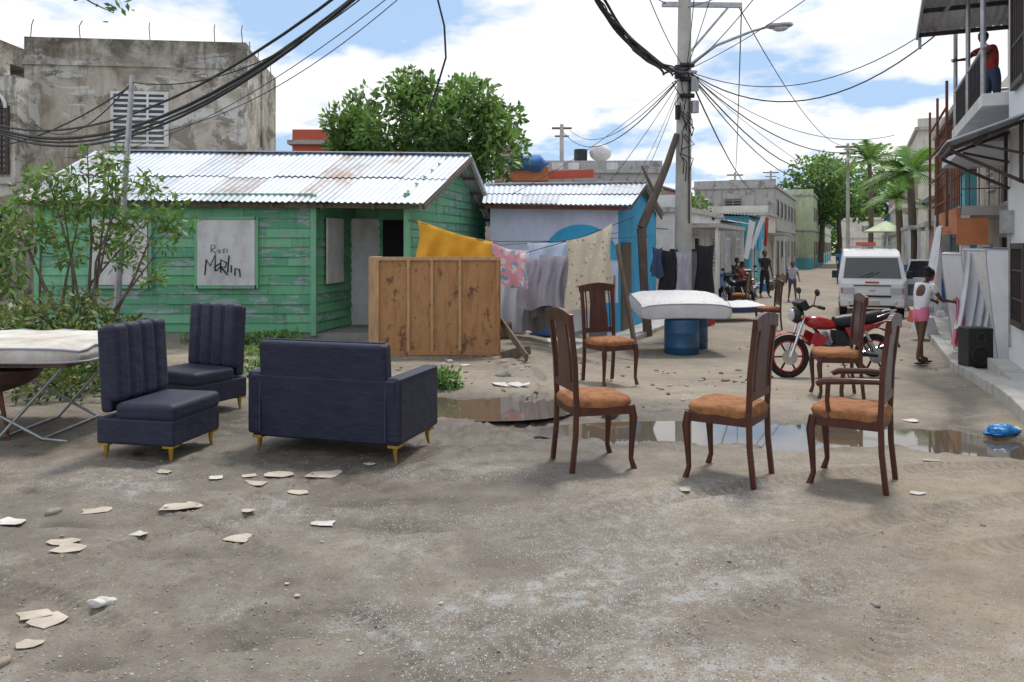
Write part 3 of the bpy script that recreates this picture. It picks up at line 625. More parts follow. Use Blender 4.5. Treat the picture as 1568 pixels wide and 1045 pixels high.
for k in range(5): b.bx(-13.1+k*.22,-13.08+k*.22,18.9,18.93,3.2,5.2,m_iron)
b.obj('arched_windows',Bd)
# ---------------------------------------------------------------- blue house
H=empty('blue_house')
b=MB(); b.add([(-.45,16.5,-.5),(2.2,16.5,-.5),(2.2,16.5,2.42),(-.45,16.5,2.38)],[(0,1,2,3)],m_lil)
b.add([(2.2,16.5,-.5),(3.6,19.9,-.5),(3.6,19.9,2.35),(2.9,18.2,2.88),(2.2,16.5,2.42)],[(0,1,2,3,4)],m_cyan)
b.add([(-.45,16.5,-.5),(-.4,19.9,-.5),(-.4,19.9,2.3),(-.42,18.2,2.8),(-.45,16.5,2.4)],[(4,3,2,1,0)],m_cyan); b.add([(-.4,19.9,-.5),(3.6,19.9,-.5),(3.6,19.9,2.3),(-.4,19.9,2.3)],[(3,2,1,0)],m_cyan); b.obj('walls',H)
b=MB(); corr(b,(-.6,16.15,2.40),(2.42,16.15,2.36),(3.08,18.2,2.95),(-.6,18.2,2.9),m_sheets[:3],2,.8); corr(b,(3.9,20.3,2.3),(-.6,20.3,2.3),(-.6,18.2,2.9),(3.08,18.2,2.95),m_sheets[:2],1,.8); b.beam((-.6,18.2,2.94),(3.08,18.2,2.99),.25,.02,m_sheets[0])
b.beam((-.55,16.22,2.33),(2.36,16.22,2.29),.05,.08,m_rust); b.beam((2.4,16.2,2.3),(3.03,18.2,2.88),.04,.1,m_timber); b.beam((3.8,20.2,2.24),(3.03,18.2,2.88),.04,.1,m_timber); b.obj('corrugated_roof',H)
b=MB(); pts=[(1.42+.78*math.cos(th),16.47,1.25+.72*math.sin(th)) for th in np.linspace(0,math.pi,20)]; b.prism(pts,(0,.02,0),m_cyan)
b.bx(.3,2.19,16.45,16.47,-.4,.35,m_cyan); b.obj('arch_trim',H)
b=MB(); b.beam((2.45,17.05,-.4),(2.45,17.05,1.6),.03,.7,m_timber,(.4,.917,0)); b.beam((3.05,18.5,.9),(3.05,18.5,1.7),.03,.6,m_white,(.4,.917,0)); b.obj('door_and_window',H)
# ---------------------------------------------------------------- street frame buildings
SRZ=-math.atan2(.4,.917)
def S(b_,a_,z=0): return V(4.33+.4*a_+.917*b_,6.7+.917*a_-.4*b_,z)
def bld(name): return empty(name,(4.33,6.7,0),SRZ)
def simple(name,b0,b1,a0,a1,h,m,m2=None,floors=1,roof='flat',side=1,wins=True,canopy=False,frame=None):
    E=bld(name); b=MB(); x0,x1=min(b0,b1),max(b0,b1); b.bx(x0,x1,a0,a1,-.6,h,m)
    if m2: b.bx(x0-.006,x1+.006,a0-.006,a1+.006,-.6,.5,m2)
    if roof=='flat': b.bx(x0-.12,x1+.12,a0-.12,a1+.12,h,h+.14,m_grey); b.bx(x0-.02,x1+.02,a0-.02,a0+.12,h+.14,h+.5,m)
    for f in range(1,floors): z=h*f/floors; b.bx(x0-.1,x1+.1,a0-.1,a1+.1,z-.08,z+.06,m_grey)
    b.obj('walls',E)
    if roof=='zinc':
        b=MB(); corr(b,(x0-.3,a0-.3,h+.05) if side<0 else (x0-.3,a0-.3,h+.35),(x1+.3,a0-.3,h+.05 if side>0 else h+.35),(x1+.3,a1+.3,h+.05 if side>0 else h+.35),(x0-.3,a1+.3,h+.35 if side>0 else h+.05),m_sheets,2,.9,.14,.02)
        b.bx(x0,x1,a0,a0+.1,h,h+.05,m); b.obj('zinc_roof',E)
    if wins:
        b=MB(); face=b0; fh=h/floors; n=max(1,int((a1-a0)/2.6))
        for f in range(floors):
            for k in range(n):
                c=a0+(k+.5)*(a1-a0)/n
                if f==0 and k%2==0: window(b,'x',face,side,c-.42,c+.42,-.3,1.75,'bars' if R()<.5 else 'none',frame or m_white,random.choice([m_dark,m_timber,m_bluew]))
                else: window(b,'x',face,side,c-.45,c+.45,fh*f+.8,fh*f+1.75,random.choice(['louver','bars']),frame or m_white)
        if x1-x0>1.5:
            for f in range(floors): window(b,'y',a0,-1,(x0+x1)/2-.5,(x0+x1)/2+.4,fh*f+.9,fh*f+1.8,'louver',frame or m_white)
        b.obj('windows_and_doors',E)
    if canopy:
        b=MB(); b.bx(b0,b0+side*.9,a0+.2,a1-.2,2.05,2.17,m_grey); b.bx(b0+side*.8,b0+side*.88,a0+.3,a0+.38,-.5,2.05,m_white); b.bx(b0+side*.8,b0+side*.88,a1-.5,a1-.42,-.5,2.05,m_white); b.obj('canopy',E)
    return E
simple('zinc_shack',-6.3,-8.6,10.2,13.2,1.9,m_grey2,None,1,'zinc',1)
simple('white_cottage',-5.9,-9.4,15.2,21.5,2.5,m_white,None,1,'flat',1,True,True)
simple('low_grey_house',-6.0,-9.5,22.3,28,2.4,m_grey,m_bluew,1,'zinc',1)
simple('turquoise_house',-5.8,-9.5,29,35,2.8,m_turq,None,1,'zinc',1)
simple('cream_house',-5.7,-9.5,35.5,40,3.1,m_cream,None,1,'flat',1,True,True)
simple('grey_two_storey_house',-5.8,-10.5,41,57,4.9,m_grey,None,2,'flat',1,frame=m_grey2)
simple('pale_green_building',-4.6,-11,58.5,100,5.4,m_palegreen,m_turq,2,'flat',1,frame=m_grey2)
simple('red_balcony_house',-11.5,-14.5,24,29,4.2,m_coral,None,2,'flat',1)
simple('rear_brick_house',-10.5,-13.5,31,38,4.4,m_pink,None,2,'zinc',1)
def bgb(name,x0,x1,y,dp,h,m,wins,extra=None):
    E=empty(name); b=MB(); b.bx(x0,x1,y,y+dp,-.4,h,m); b.bx(x0-.15,x1+.15,y-.15,y+dp,h,h+.15,m_grey); b.bx(x0,x1,y,y+.15,h+.15,h+.55,m)
    b.obj('walls',E); b=MB()
    for (a,c,z0,z1) in wins: window(b,'y',y,-1,a,c,z0,z1,'louver')
    b.obj('windows',E); return E
E=bgb('concrete_apartment_block',.2,6.6,35,7,4.7,m_grey,[(.9,1.9,3.1,4.2),(3.0,4.0,3.1,4.2),(4.9,5.7,3.1,4.2)])
b=MB()
for x in(1.0,2.0,2.7,4.4): b.box((x,34.98,4.98),(.5,.04,.35),m_white)
b.cyl((3.1,36,5.2),(3.1,36,5.85),.3,m_black,n=16); b.obj('water_tank',E)
b=MB(); b.ball((4.0,36,5.7),(.5,.4,.4),m_white,14,8); b.cyl((4,36,5.1),(4,36,5.5),.05,m_steel); b.obj('satellite_dish',E)
bgb('coral_house',-8.0,-5.7,29,5,5.2,m_coral,[(-7,-6.2,3.6,4.6)])
E=bgb('rooftop_house',-.9,.35,40,5,6.0,m_pink,[(-.3,.1,4.6,5.5)]); b=MB(); b.bx(-1.1,.5,39.3,40,7.2,7.3,m_rust); b.bx(-.9,-.8,39.4,39.5,6,7.2,m_white); b.bx(.3,.4,39.4,39.5,6,7.2,m_white); b.obj('roof_canopy',E)
E=empty('blue_tarp_shelter'); b=MB(); b.ball((.7,33,4.9),(.9,.8,.35),m_bluew,12,6,fn=lambda p:p*(1+.2*math.sin(6*p.x+2*p.y))); b.bx(-.1,1.5,32.8,33.6,4.2,4.75,m_orangew); b.obj('tarp',E)
for x,y,h in((-14,34,4.5),(-20,30,5),(9,60,4.5),(-5,45,4.0),(3,60,6)): bgb('distant_house',x,x+7,y,6,h,random.choice([m_cream,m_grey,m_pink]),[(x+1,x+2,2.5,3.5),(x+4,x+5,2.5,3.5)])
# right row
E=bld('white_corner_house'); b=MB(); b.bx(.55,6,-6,4.6,-.3,7.6,m_whiteclean); b.bx(.3,.549,2.2,4.6,-.3,.02,m_pave); b.obj('walls',E)
b=MB(); window(b,'x',.55,-1,3.2,4.05,3.6,5.2,'bars',m_iron); window(b,'x',.55,-1,3.3,4.05,.6,1.5,'bars',m_iron); b.bx(.42,.55,4.2,4.45,1.7,2.0,m_steel); b.tube([(.52,4.35,1.7),(.52,4.35,.2)],.015,m_steel,6); b.obj('windows',E)
b=MB()
for a_ in(3.4,4.5): 
    b.beam((.54,a_,3.05),(-.25,a_,2.75),.04,.04,m_iron); b.beam((.54,a_,2.3),(-.25,a_,2.72),.04,.04,m_iron); b.beam((.5,a_,2.3),(.5,a_,3.05),.04,.04,m_iron); b.beam((.54,a_,2.65),(.0,a_,2.8),.03,.03,m_iron)
b.beam((-.25,3.2,2.75),(-.25,4.7,2.75),.04,.04,m_iron); b.beam((.15,3.2,2.9),(.15,4.7,2.9),.03,.03,m_iron); corr(b,(-.3,4.75,2.79),(-.3,3.0,2.79),(.54,3.0,3.1),(.54,4.75,3.1),[m_sheets[3]],1,.8); b.obj('awning',E)
E=bld('balcony_house'); b=MB(); b.bx(1.15,6,4.75,8.8,-.3,6.5,m_white); b.bx(.25,1.15,4.7,8.6,3.45,3.62,m_white); b.bx(.1,1.15,4.65,8.7,2.95,3.05,m_sheets[0]); b.bx(1.13,1.15,4.8,8.8,-.2,1.1,m_lil); b.obj('walls',E)
b=MB()
for a_ in(5.0,6.7,8.5): b.cyl((.3,a_,3.62),(.3,a_,5.6),.035,m_steel)
for a_ in np.arange(5.0,8.5,.16): b.cyl((.3,a_,3.62),(.3,a_,4.3),.01,m_iron,n=5)
b.cyl((.3,4.8,4.3),(.3,8.6,4.3),.025,m_steel); b.cyl((.3,8.5,4.3),(1.15,8.5,4.3),.025,m_steel); b.bx(.33,.345,5.2,6.6,3.7,4.25,m_bluew); b.bx(.33,.345,6.9,8.3,3.7,4.2,m_steel); b.bx(.3,1.1,8.52,8.56,3.65,4.25,m_greyc2)
b.beam((.3,5,5.6),(-.1,7.5,5.3),.04,.04,m_steel); b.obj('balcony_rail',E)
b=MB(); corr(b,(-.35,4.2,6.0),(1.3,4.2,6.0),(1.3,8.2,5.35),(-.35,8.2,5.35),[m_sheets[3],m_sheets[1]],1,.8,.12,.018)
for a_ in(4.4,5.3,6.2,7.1,8.1): z=6.0-(a_-4.2)*.1625-.07; b.beam((-.33,a_,z),(1.2,a_,z),.05,.07,m_iron)
b.beam((-.34,4.2,5.93),(-.34,8.2,5.28),.04,.09,m_steel); b.beam((-.3,8.1,5.25),(-.3,8.1,5.05),.05,.05,m_steel); b.obj('zinc_canopy',E)
b=MB(); window(b,'x',1.15,-1,5.4,6.2,3.7,5.4,'none',m_white,m_rust); window(b,'x',1.15,-1,7.0,7.9,4.2,5.2,'louver'); window(b,'x',1.15,-1,5.2,6.0,-.15,1.8,'none',m_iron,m_dark); window(b,'x',1.15,-1,7.0,7.9,.8,1.7,'bars',m_iron); b.obj('windows_and_doors',E)
E=bld('caged_balcony_house'); b=MB(); b.bx(1.4,6,9.2,15,-.4,4.9,m_cream); b.bx(.45,1.4,9.2,15,2.1,2.28,m_grey); b.bx(.4,1.4,9.2,15,4.2,4.32,m_grey); b.bx(.38,.44,9.2,12.6,1.75,2.25,m_orangew); b.bx(.38,.9,9.14,9.19,1.55,2.05,m_orangew); b.bx(1.39,1.4,9.3,15,-.3,1.2,m_bluew); b.bx(.45,.6,14.8,15,-.4,2.1,m_white); b.bx(.45,.6,9.2,9.4,-.4,2.1,m_white); b.obj('walls',E)
b=MB()
for a_ in np.arange(9.25,15.05,.3): b.cyl((.47,a_,2.28),(.47,a_,4.2),.012,m_rust,n=5)
for z in(2.5,2.9,3.3,3.7,4.0): b.beam((.47,9.25,z),(.47,15,z),.02,.02,m_rust)
for x in np.arange(.6,1.4,.16): b.cyl((x,9.25,2.28),(x,9.25,4.2),.01,m_rust,n=5)
for z in(2.6,3.0,3.4,3.8): b.beam((.47,9.25,z),(1.4,9.25,z),.02,.02,m_rust)
b.bx(.5,.52,10.0,11.2,2.35,3.3,m_orangew); b.bx(.5,.52,12.2,13.0,2.35,3.1,m_whc); b.bx(.5,.52,13.3,14.3,2.35,2.9,m_redsh)
for a_ in(9.5,11.5,13.5): b.beam((.25,a_,1.9),(.25,a_,4.7),.05,.05,m_rust)
for z in(2.4,3.0,3.6,4.2): b.beam((.25,9.5,z),(.25,13.5,z),.035,.035,m_rust)
b.obj('balcony_cage',E)
b=MB(); window(b,'x',1.4,-1,10,10.9,2.4,4.0,'none',m_white,m_dark); window(b,'x',1.4,-1,12,13,2.8,3.8,'louver'); window(b,'x',1.4,-1,10.2,11.1,-.3,1.7,'none',m_white,m_dark); window(b,'x',1.4,-1,12.5,13.5,.5,1.5,'louver'); b.obj('windows_and_doors',E)
simple('blue_shop',1.2,5.5,15.6,19.5,3.4,m_turq,m_white,1,'zinc',-1,True,True)
simple('cream_shop',1.0,5.5,20,25,3.0,m_cream,m_bluew,1,'zinc',-1,True,True)
E=simple('grey_two_storey_house',1.0,6,30,38,6.4,m_cream,None,2,'flat',-1); b=MB(); b.bx(.1,.99,30.2,37.8,3.15,3.3,m_white); b.bx(.1,.16,30.2,37.8,3.3,4.1,m_pink); b.bx(.16,.98,30.2,30.26,3.3,4.1,m_pink); b.obj('balcony',E)
simple('white_house',.9,6,39,48,3.6,m_white,m_bluew,1,'flat',-1,True,True)
simple('far_house',.9,6,49,60,4.4,m_cream,None,2,'flat',-1)
simple('far_house',.9,6,62,78,4.0,m_turq,None,1,'zinc',-1)
simple('street_end_house',-4,3,118,125,5,m_cream,None,2,'flat',1)
e=empty('distant_trees'); cs=[(x,y,U(2,6)) for x,y in [(U(-60,120),U(130,160)) for _ in range(160)]]; leafmesh('foliage',cs,[U(2.5,5) for _ in cs],120,1.3,m_leafs,e)
# pavement & kerb
E=bld('pavement'); b=MB(); a_=-4
while a_<60:
    L=U(.9,1.3) if a_<15 else 4; g0=gz(*S(0,a_)[:2]); g1=gz(*S(0,a_+L)[:2])
    for (x0,x1,dz) in((-.0,.16,.13),(.165,1.6,.12)):
        jit=U(-.015,.015); vs=[]
        for aa,g in((a_,g0),(a_+L-.012,g1)):
            for x in(x0+jit*(x0<.1),x1):
                vs+= [(x,aa,g-.3),(x,aa,g+dz+jit*.5)]
        b.add(vs,[(0,1,5,4),(2,6,7,3),(1,3,7,5),(0,2,3,1),(4,5,7,6)],m_pave)
    a_+=L
b.obj('kerb_and_slabs',E,bevel=.015)
E=bld('left_pavement'); b=MB()
for a0,a1 in((3.2,5.2),(5.23,7.2),(7.23,9.2),(9.23,14),(14.03,22),(22.03,40)): b.bx(-6.9,-5.35,a0,a1,-.7,gz(*S(-5.4,(a0+a1)/2)[:2])+.1,m_pave)
b.obj('slabs',E,bevel=.02)
# ---------------------------------------------------------------- utility poles and wires
P=empty('utility_pole'); b=MB(); b.tube([(3.64,17,-.5),(3.66,17,3),(3.7,17,9)],[.195,.17,.12],m_pole,12); b.obj('pole',P)
b=MB()
for z in(5.05,5.35,4.7): b.tube([(3.55,16.83,z),(3.85,16.83,z)],.05,m_cable,8)
b.cyl((3.88,16.9,4.35),(3.88,16.9,4.6),.09,m_steel); b.cyl((3.5,16.85,4.2),(3.5,16.85,4.5),.05,m_cable); b.box((3.86,16.84,4.95),(.16,.12,.3),m_steel); b.box((3.5,16.82,5.2),(.12,.1,.28),m_black)
b.box((3.74,16.83,5.2),(.32,.1,.05),m_steel)
for k in range(16):
    z=U(3.0,5.4); b.tube([(3.6+U(-.1,.1),16.8,z),(3.5+U(-.15,.35),16.7,z-U(.1,.25)),(3.66+U(-.1,.15),16.8,z-U(.3,.5))],.012,m_cable,5)
b.tube([(3.74,16.82,5.4),(3.74,16.82,2)],.015,m_cable,5); b.beam((3.2,17,6.68),(4.9,17,6.66),.08,.1,m_steel)
b.beam((3.75,17,5.6),(4.6,17,6.6),.05,.05,m_steel); b.obj('hardware_and_boxes',P)
b=MB(); b.tube([(3.75,16.95,5.35),(4.3,16.8,5.75),(5.0,16.6,6.0),(5.35,16.5,6.08)],[.035,.03,.028,.028],m_steel,8)
b.ball((5.52,16.45,6.08),(.28,.14,.08),m_steel,14,8,(0,0,-.3)); b.ball((5.54,16.44,6.02),(.16,.1,.07),m_lamp,12,6,(0,0,-.3)); b.obj('street_lamp_arm',P)
b=MB(); b.tube([(2.7,16.6,1.9),(3.0,16.7,2.6),(3.3,16.85,3.3),(3.5,16.9,3.9)],[.1,.085,.075,.06],m_bark,8); b.tube([(2.7,16.6,1.9),(2.75,16.6,.8),(2.85,16.7,-.4)],[.1,.09,.1],m_bark,8); b.tube([(3.0,16.7,2.6),(2.7,16.6,3.2)],[.05,.02],m_bark,6); b.obj('leaning_dead_trunk')
def spole(x,y,z0,z1,r,arm=0,lean=0,m=None):
    b=MB(); b.tube([(x+lean,y,z0),(x,y,z1)],[r,r*.7],m or m_pole,8)
    if arm: b.beam((x-arm,y,z1-.2),(x+arm,y,z1-.2),.08,.1,m_timber); b.beam((x-arm*.7,y,z1-.6),(x+arm*.7,y,z1-.6),.07,.08,m_timber)
    b.obj('utility_pole')
spole(-5.72,12,-.1,4.1,.055,0,-.28,m_steel); spole(2.5,40,0,7.6,.14,.5); spole(16.8,60,-.4,7,.13,.6); spole(19.4,46,-.4,7.4,.12,.7); spole(26,80,-.4,9,.14,.8)
Wc=MB()
def wire(p,q,sag,r=.012,n=18,mid=None):
    p=Vector(p);q=Vector(q); pts=[]
    for i in range(n+1):
        t_=i/n; pts.append(p.lerp(q,t_)-V(0,0,sag*4*t_*(1-t_)))
    Wc.tube(pts,r,m_cable,5,False)
wire((-10.9,16.5,4.05),(-1.0,9.0,5.0),1.05,.03); wire((-10.9,16.4,4.0),(-1.15,9.0,4.9),1.15,.022); wire((-10.9,16.5,4.1),(-1.3,8.8,4.8),.85,.02); wire((-10.9,16.45,4.02),(-1.05,9.0,4.95),1.1,.02)
wire((-5.73,12,4.0),(-1.1,9.0,4.85),.5,.009); wire((-5.73,12,3.2),(-1.3,9.2,4.4),.35,.006); wire((-12,20,4.6),(-5.73,12,4.0),.5,.012); wire((-5.73,12,3.95),(-13,19,3.9),.3,.014)
wire((-9,16,3.3),(-1.2,9,4.5),.5,.006)
Wc.tube([(-.95,10,4.7),(-.85,10,4.3),(-.83,10,3.9),(-.95,10,3.5),(-1.05,10,3.2)],.014,m_cable,6,False)
T=(3.7,16.9,5.25)
for k in range(9):
    pts=[]; ph=k*.7
    for i in range(41):
        t_=i/40; c=V(.95,11.5,5.5).lerp(Vector(T),t_)-V(0,0,(.32+.02*k)*4*t_*(1-t_)); w_=.045+.05*math.sin(t_*(9+k)+k); pts.append(c+V(w_*math.cos(t_*(7+1.7*k)+ph),0,w_*math.sin(t_*(6+1.3*k)+ph)))
    Wc.tube(pts,random.choice([.012,.018,.024]),m_cable,5,False)
for q,s_,r_ in (((2.5,40,7.3),1.2,.016),((2.9,40,7.3),.9,.012),((2.2,19,2.9),.1,.007),((.0,16.5,2.6),.2,.006),((3.1,21,2.6),.2,.007),((3.3,24,2.8),.2,.006),
    ((7.8,14.2,5.5),1.0,.014),((8.0,15.0,5.7),.7,.010),((12.5,27,5.0),.9,.014),((19.4,46,7.0),1.6,.018),((19.2,46,6.8),1.9,.014),((26,80,8.6),2.2,.02),((9.6,20,4.3),.6,.008),
    ((5.8,11,6.3),.2,.008),((4.2,9,6.5),.3,.009),((2.2,9,6),.2,.008),((1.0,9,5.9),.3,.008),((10.5,22,2.6),.4,.006),((3.5,12,7),.1,.008)): wire(T,q,s_,r_)
wire((3.7,17,6.6),(6.2,9,6.2),.2,.008); wire((4.8,17,6.7),(19.4,46,7.3),.9,.012); wire((3.3,17,6.7),(-3,8,7.2),.3,.01); wire((4.9,17,6.7),(16.8,60,6.9),1,.015)
Wc.obj('overhead_cables')
# ---------------------------------------------------------------- plywood panel etc.
C=empty('plywood_cabinet_back',(-1.0,11.15,0),.03)
b=MB(); b.bx(-.86,.82,.02,.045,.03,1.36,m_ply); b.bx(-.88,.84,.045,.4,.0,.04,m_ply); b.bx(-.88,.84,.045,.4,1.33,1.37,m_ply); b.bx(.81,.84,.03,.4,.04,1.33,m_ply); b.obj('panel',C)
b=MB(); b.bx(-1.0,-.86,-.02,.4,.02,1.38,m_lumber); b.bx(-.86,.84,-.01,.02,1.33,1.38,m_lumber); b.bx(-.86,.84,-.01,.02,.0,.06,m_ply)
for x in(-.45,-.12,.27,.8): b.bx(x-.02,x+.02,-.012,.018,.06,1.33,m_lumber if x<.5 else m_ply)
for x in(-.7,-.45,-.12,.27,.55):
    for k in range(5): b.ball((x+U(-.05,.05),-.012,.12+k*.28+U(-.04,.04)),.008,m_iron,6,4)
b.obj('battens',C,bevel=.004)
b=MB(); b.beam((-.15,10.9,.03),(.25,11.0,.1),.05,.12,m_timber); b.beam((-.2,11.6,.5),(.2,10.6,.05),.03,.1,m_timber); b.beam((2.05,13.2,-.2),(1.85,14,1.55),.05,.1,m_timber); b.beam((1.6,12.6,-.15),(1.75,13.6,1.0),.04,.08,m_timber); b.obj('loose_planks')
def cloth(name,x0,x1,y,zt0,zt1,zb0,zb1,m,folds=4,amp=.05,ry=0,back=.15):
    b=MB(); nu,nv=34,16
    for side in(0,1):
        vs=[]
        for j in range(nv+1):
            for i in range(nu+1):
                u=i/nu;v=j/nv; x=x0+(x1-x0)*u+.03*math.sin(v*5+u*3); zt=zt0+(zt1-zt0)*u-.04*math.sin(math.pi*u); zb=zb0+(zb1-zb0)*u+.03*math.sin(u*9)
                if side: zb=zb+back*(zt-zb)
                z=zt+(zb-zt)*v; d=amp*(v**.6)*math.sin(u*folds*6.28+v*1.5)+amp*.4*math.sin(u*17+v*4)
                yy=y+ry*u+(-.03-.05*v if side==0 else .03+.05*v)*(v>0)+d
                vs.append((x,yy,z+(.012 if v==0 else 0)))
        b.add(vs,[(j*(nu+1)+i,j*(nu+1)+i+1,(j+1)*(nu+1)+i+1,(j+1)*(nu+1)+i) for j in range(nv) for i in range(nu)],m,True)
    return b.obj(name)
cloth('mustard_sheet',-1.38,-.28,11.65,1.9,1.58,1.25,1.27,m_orange,4,.035)
cloth('pink_towel',-.32,.22,12.2,1.58,1.42,1.0,.85,m_pinkp,2,.04)
cloth('white_sheet',-.28,.62,13.6,1.5,1.47,.1,.15,m_whc,4,.05); cloth('white_sheet',.6,1.4,13.4,1.5,1.6,.15,.1,m_whc,3,.05); cloth('blue_dotted_sheet',.25,1.2,13.0,1.57,1.66,.85,.95,m_blued,3,.04)
cloth('grey_sheet',.42,1.02,12.5,1.38,1.42,.56,.64,m_greyc,3,.06); cloth('grey_sheet',.1,.48,12.8,1.36,1.34,.5,.55,m_greyc,2,.05); cloth('dark_grey_towel',.34,.8,12.9,1.3,1.3,.35,.42,m_greyc2,3,.04); cloth('beige_quilt',.84,1.54,12.3,1.6,1.87,.48,.72,m_quilt,2,.06,back=.05); cloth('dark_grey_towel',.2,.6,13.2,.9,.85,.1,.15,m_greyc2,2,.04)
b=MB()
for p,q in(((-1.7,13.0,1.95),(-.3,12.1,1.6)),((-.3,12.1,1.6),(2.3,13.2,1.7)),((-.4,13.6,1.53),(2.2,16.4,1.8)),((-1.5,11.65,1.93),(-.2,11.65,1.56)),((.2,12.4,1.42),(1.9,12.4,1.98))): b.tube([p,((p[0]+q[0])/2,(p[1]+q[1])/2,(p[2]+q[2])/2-.04),q],.006,m_cable,5)
b.obj('clothesline')
b=MB(); b.bx(-.1,.25,13.9,14.2,-.02,.35,m_white); b.bx(.35,.8,13.9,14.3,-.05,.25,m_bluew); b.bx(1.4,1.7,14.2,14.5,-.25,.2,m_greyc2); b.bx(-.25,.0,13.1,13.4,0,.25,m_timber); b.obj('household_goods_pile',bevel=.03)
# ---------------------------------------------------------------- sofas
def legs(b,pts,h=.12):
    for x,y in pts:
        b.tube([(x,y,h+.01),(x,y,h*.5),(x*1.02,y*1.02,0)],[.022,.016,.009],m_gold,8); b.bx(x-.04,x+.04,y-.04,y+.04,h-.012,h+.008,m_gold)
def slipper(name,loc,rz,w=.6,d=.62,hb=.98):
    E=empty(name,loc,rz)
    b=MB(); b.bx(-d/2,d/2,-w/2,w/2,.12,.31,m_navy); b.obj('base',E,bevel=.02,seg=3)
    b=MB(); b.bx(-d/2+.15,d/2+.006,-w/2-.004,w/2+.004,.295,.42,m_navy); b.obj('seat_cushion',E,bevel=.04,seg=4)
    b=MB(); n=4
    for k in range(n):
        y0=-w/2+k*w/n; b.box((-d/2+.11,y0+w/n/2,.70),(.13,w/n-.004,hb-.42),m_navy,(0,-.06,0))
    b.obj('channelled_back',E,bevel=.04,seg=4)
    b=MB(); b.box((-d/2+.055,0,.65),(.09,w-.01,hb-.36),m_navy,(0,-.06,0)); b.obj('back_shell',E,bevel=.03,seg=3)
    b=MB()
    for k in range(1,n):
        y=-w/2+k*w/n; b.tube([(-d/2+.175,y,.44),(-d/2+.14,y,hb-.03)],.005,m_navyp,5)
    b.obj('piping',E)
    b=MB(); legs(b,[(sx_*(d/2-.05),sy*(w/2-.05)) for sx_ in(-1,1) for sy in(-1,1)]); b.obj('gold_legs',E)
slipper('navy_armless_chair',(-2.64,5.98,-.005),-.2)
slipper('navy_armless_chair',(-2.92,7.42,-.005),math.atan2(-.9,-.45),hb=1.02)
E=empty('navy_loveseat',(-1.285,6.13,-.005),-.30)
b=MB(); b.bx(-.6,.6,-.33,.33,.12,.32,m_navy); b.obj('base',E,bevel=.02,seg=3)
b=MB(); b.bx(-.5,.5,-.2,.36,.3,.45,m_navy); b.obj('seat_cushion',E,bevel=.04,seg=4)
b=MB(); b.box((0,-.29,.50),(1.04,.12,.70),m_navy,(.09,0,0)); b.obj('backrest',E,bevel=.03,seg=4)
b=MB(); b.box((0,-.335,.36),(1.18,.03,.46),m_navy,(.05,0,0)); b.obj('back_panel',E,bevel=.012,seg=3)
for sg in(-1,1):
    b=MB(); b.box((sg*.57,.0,.375),(.12,.70,.47),m_navy); b.obj('armrest',E,bevel=.025,seg=4)
b=MB(); 
for k in range(26): x=-.5+k*.04; b.ball((x,-.352,.825),(.008,.008,.008),m_navyp,6,4)
b.tube([(-.5,-.325,.853),(.5,-.325,.853)],.006,m_navyp,6)
for sg in(-1,1): b.tube([(sg*.515,-.358,.16),(sg*.515,-.355,.56)],.005,m_navyp,5); b.tube([(sg*.632,-.34,.602),(sg*.632,.34,.602)],.004,m_navyp,5)
b.obj('piping_and_studs',E); b=MB(); legs(b,[(sx_*.56,sy*.29) for sx_ in(-1,1) for sy in(-1,1)]); b.obj('gold_legs',E)
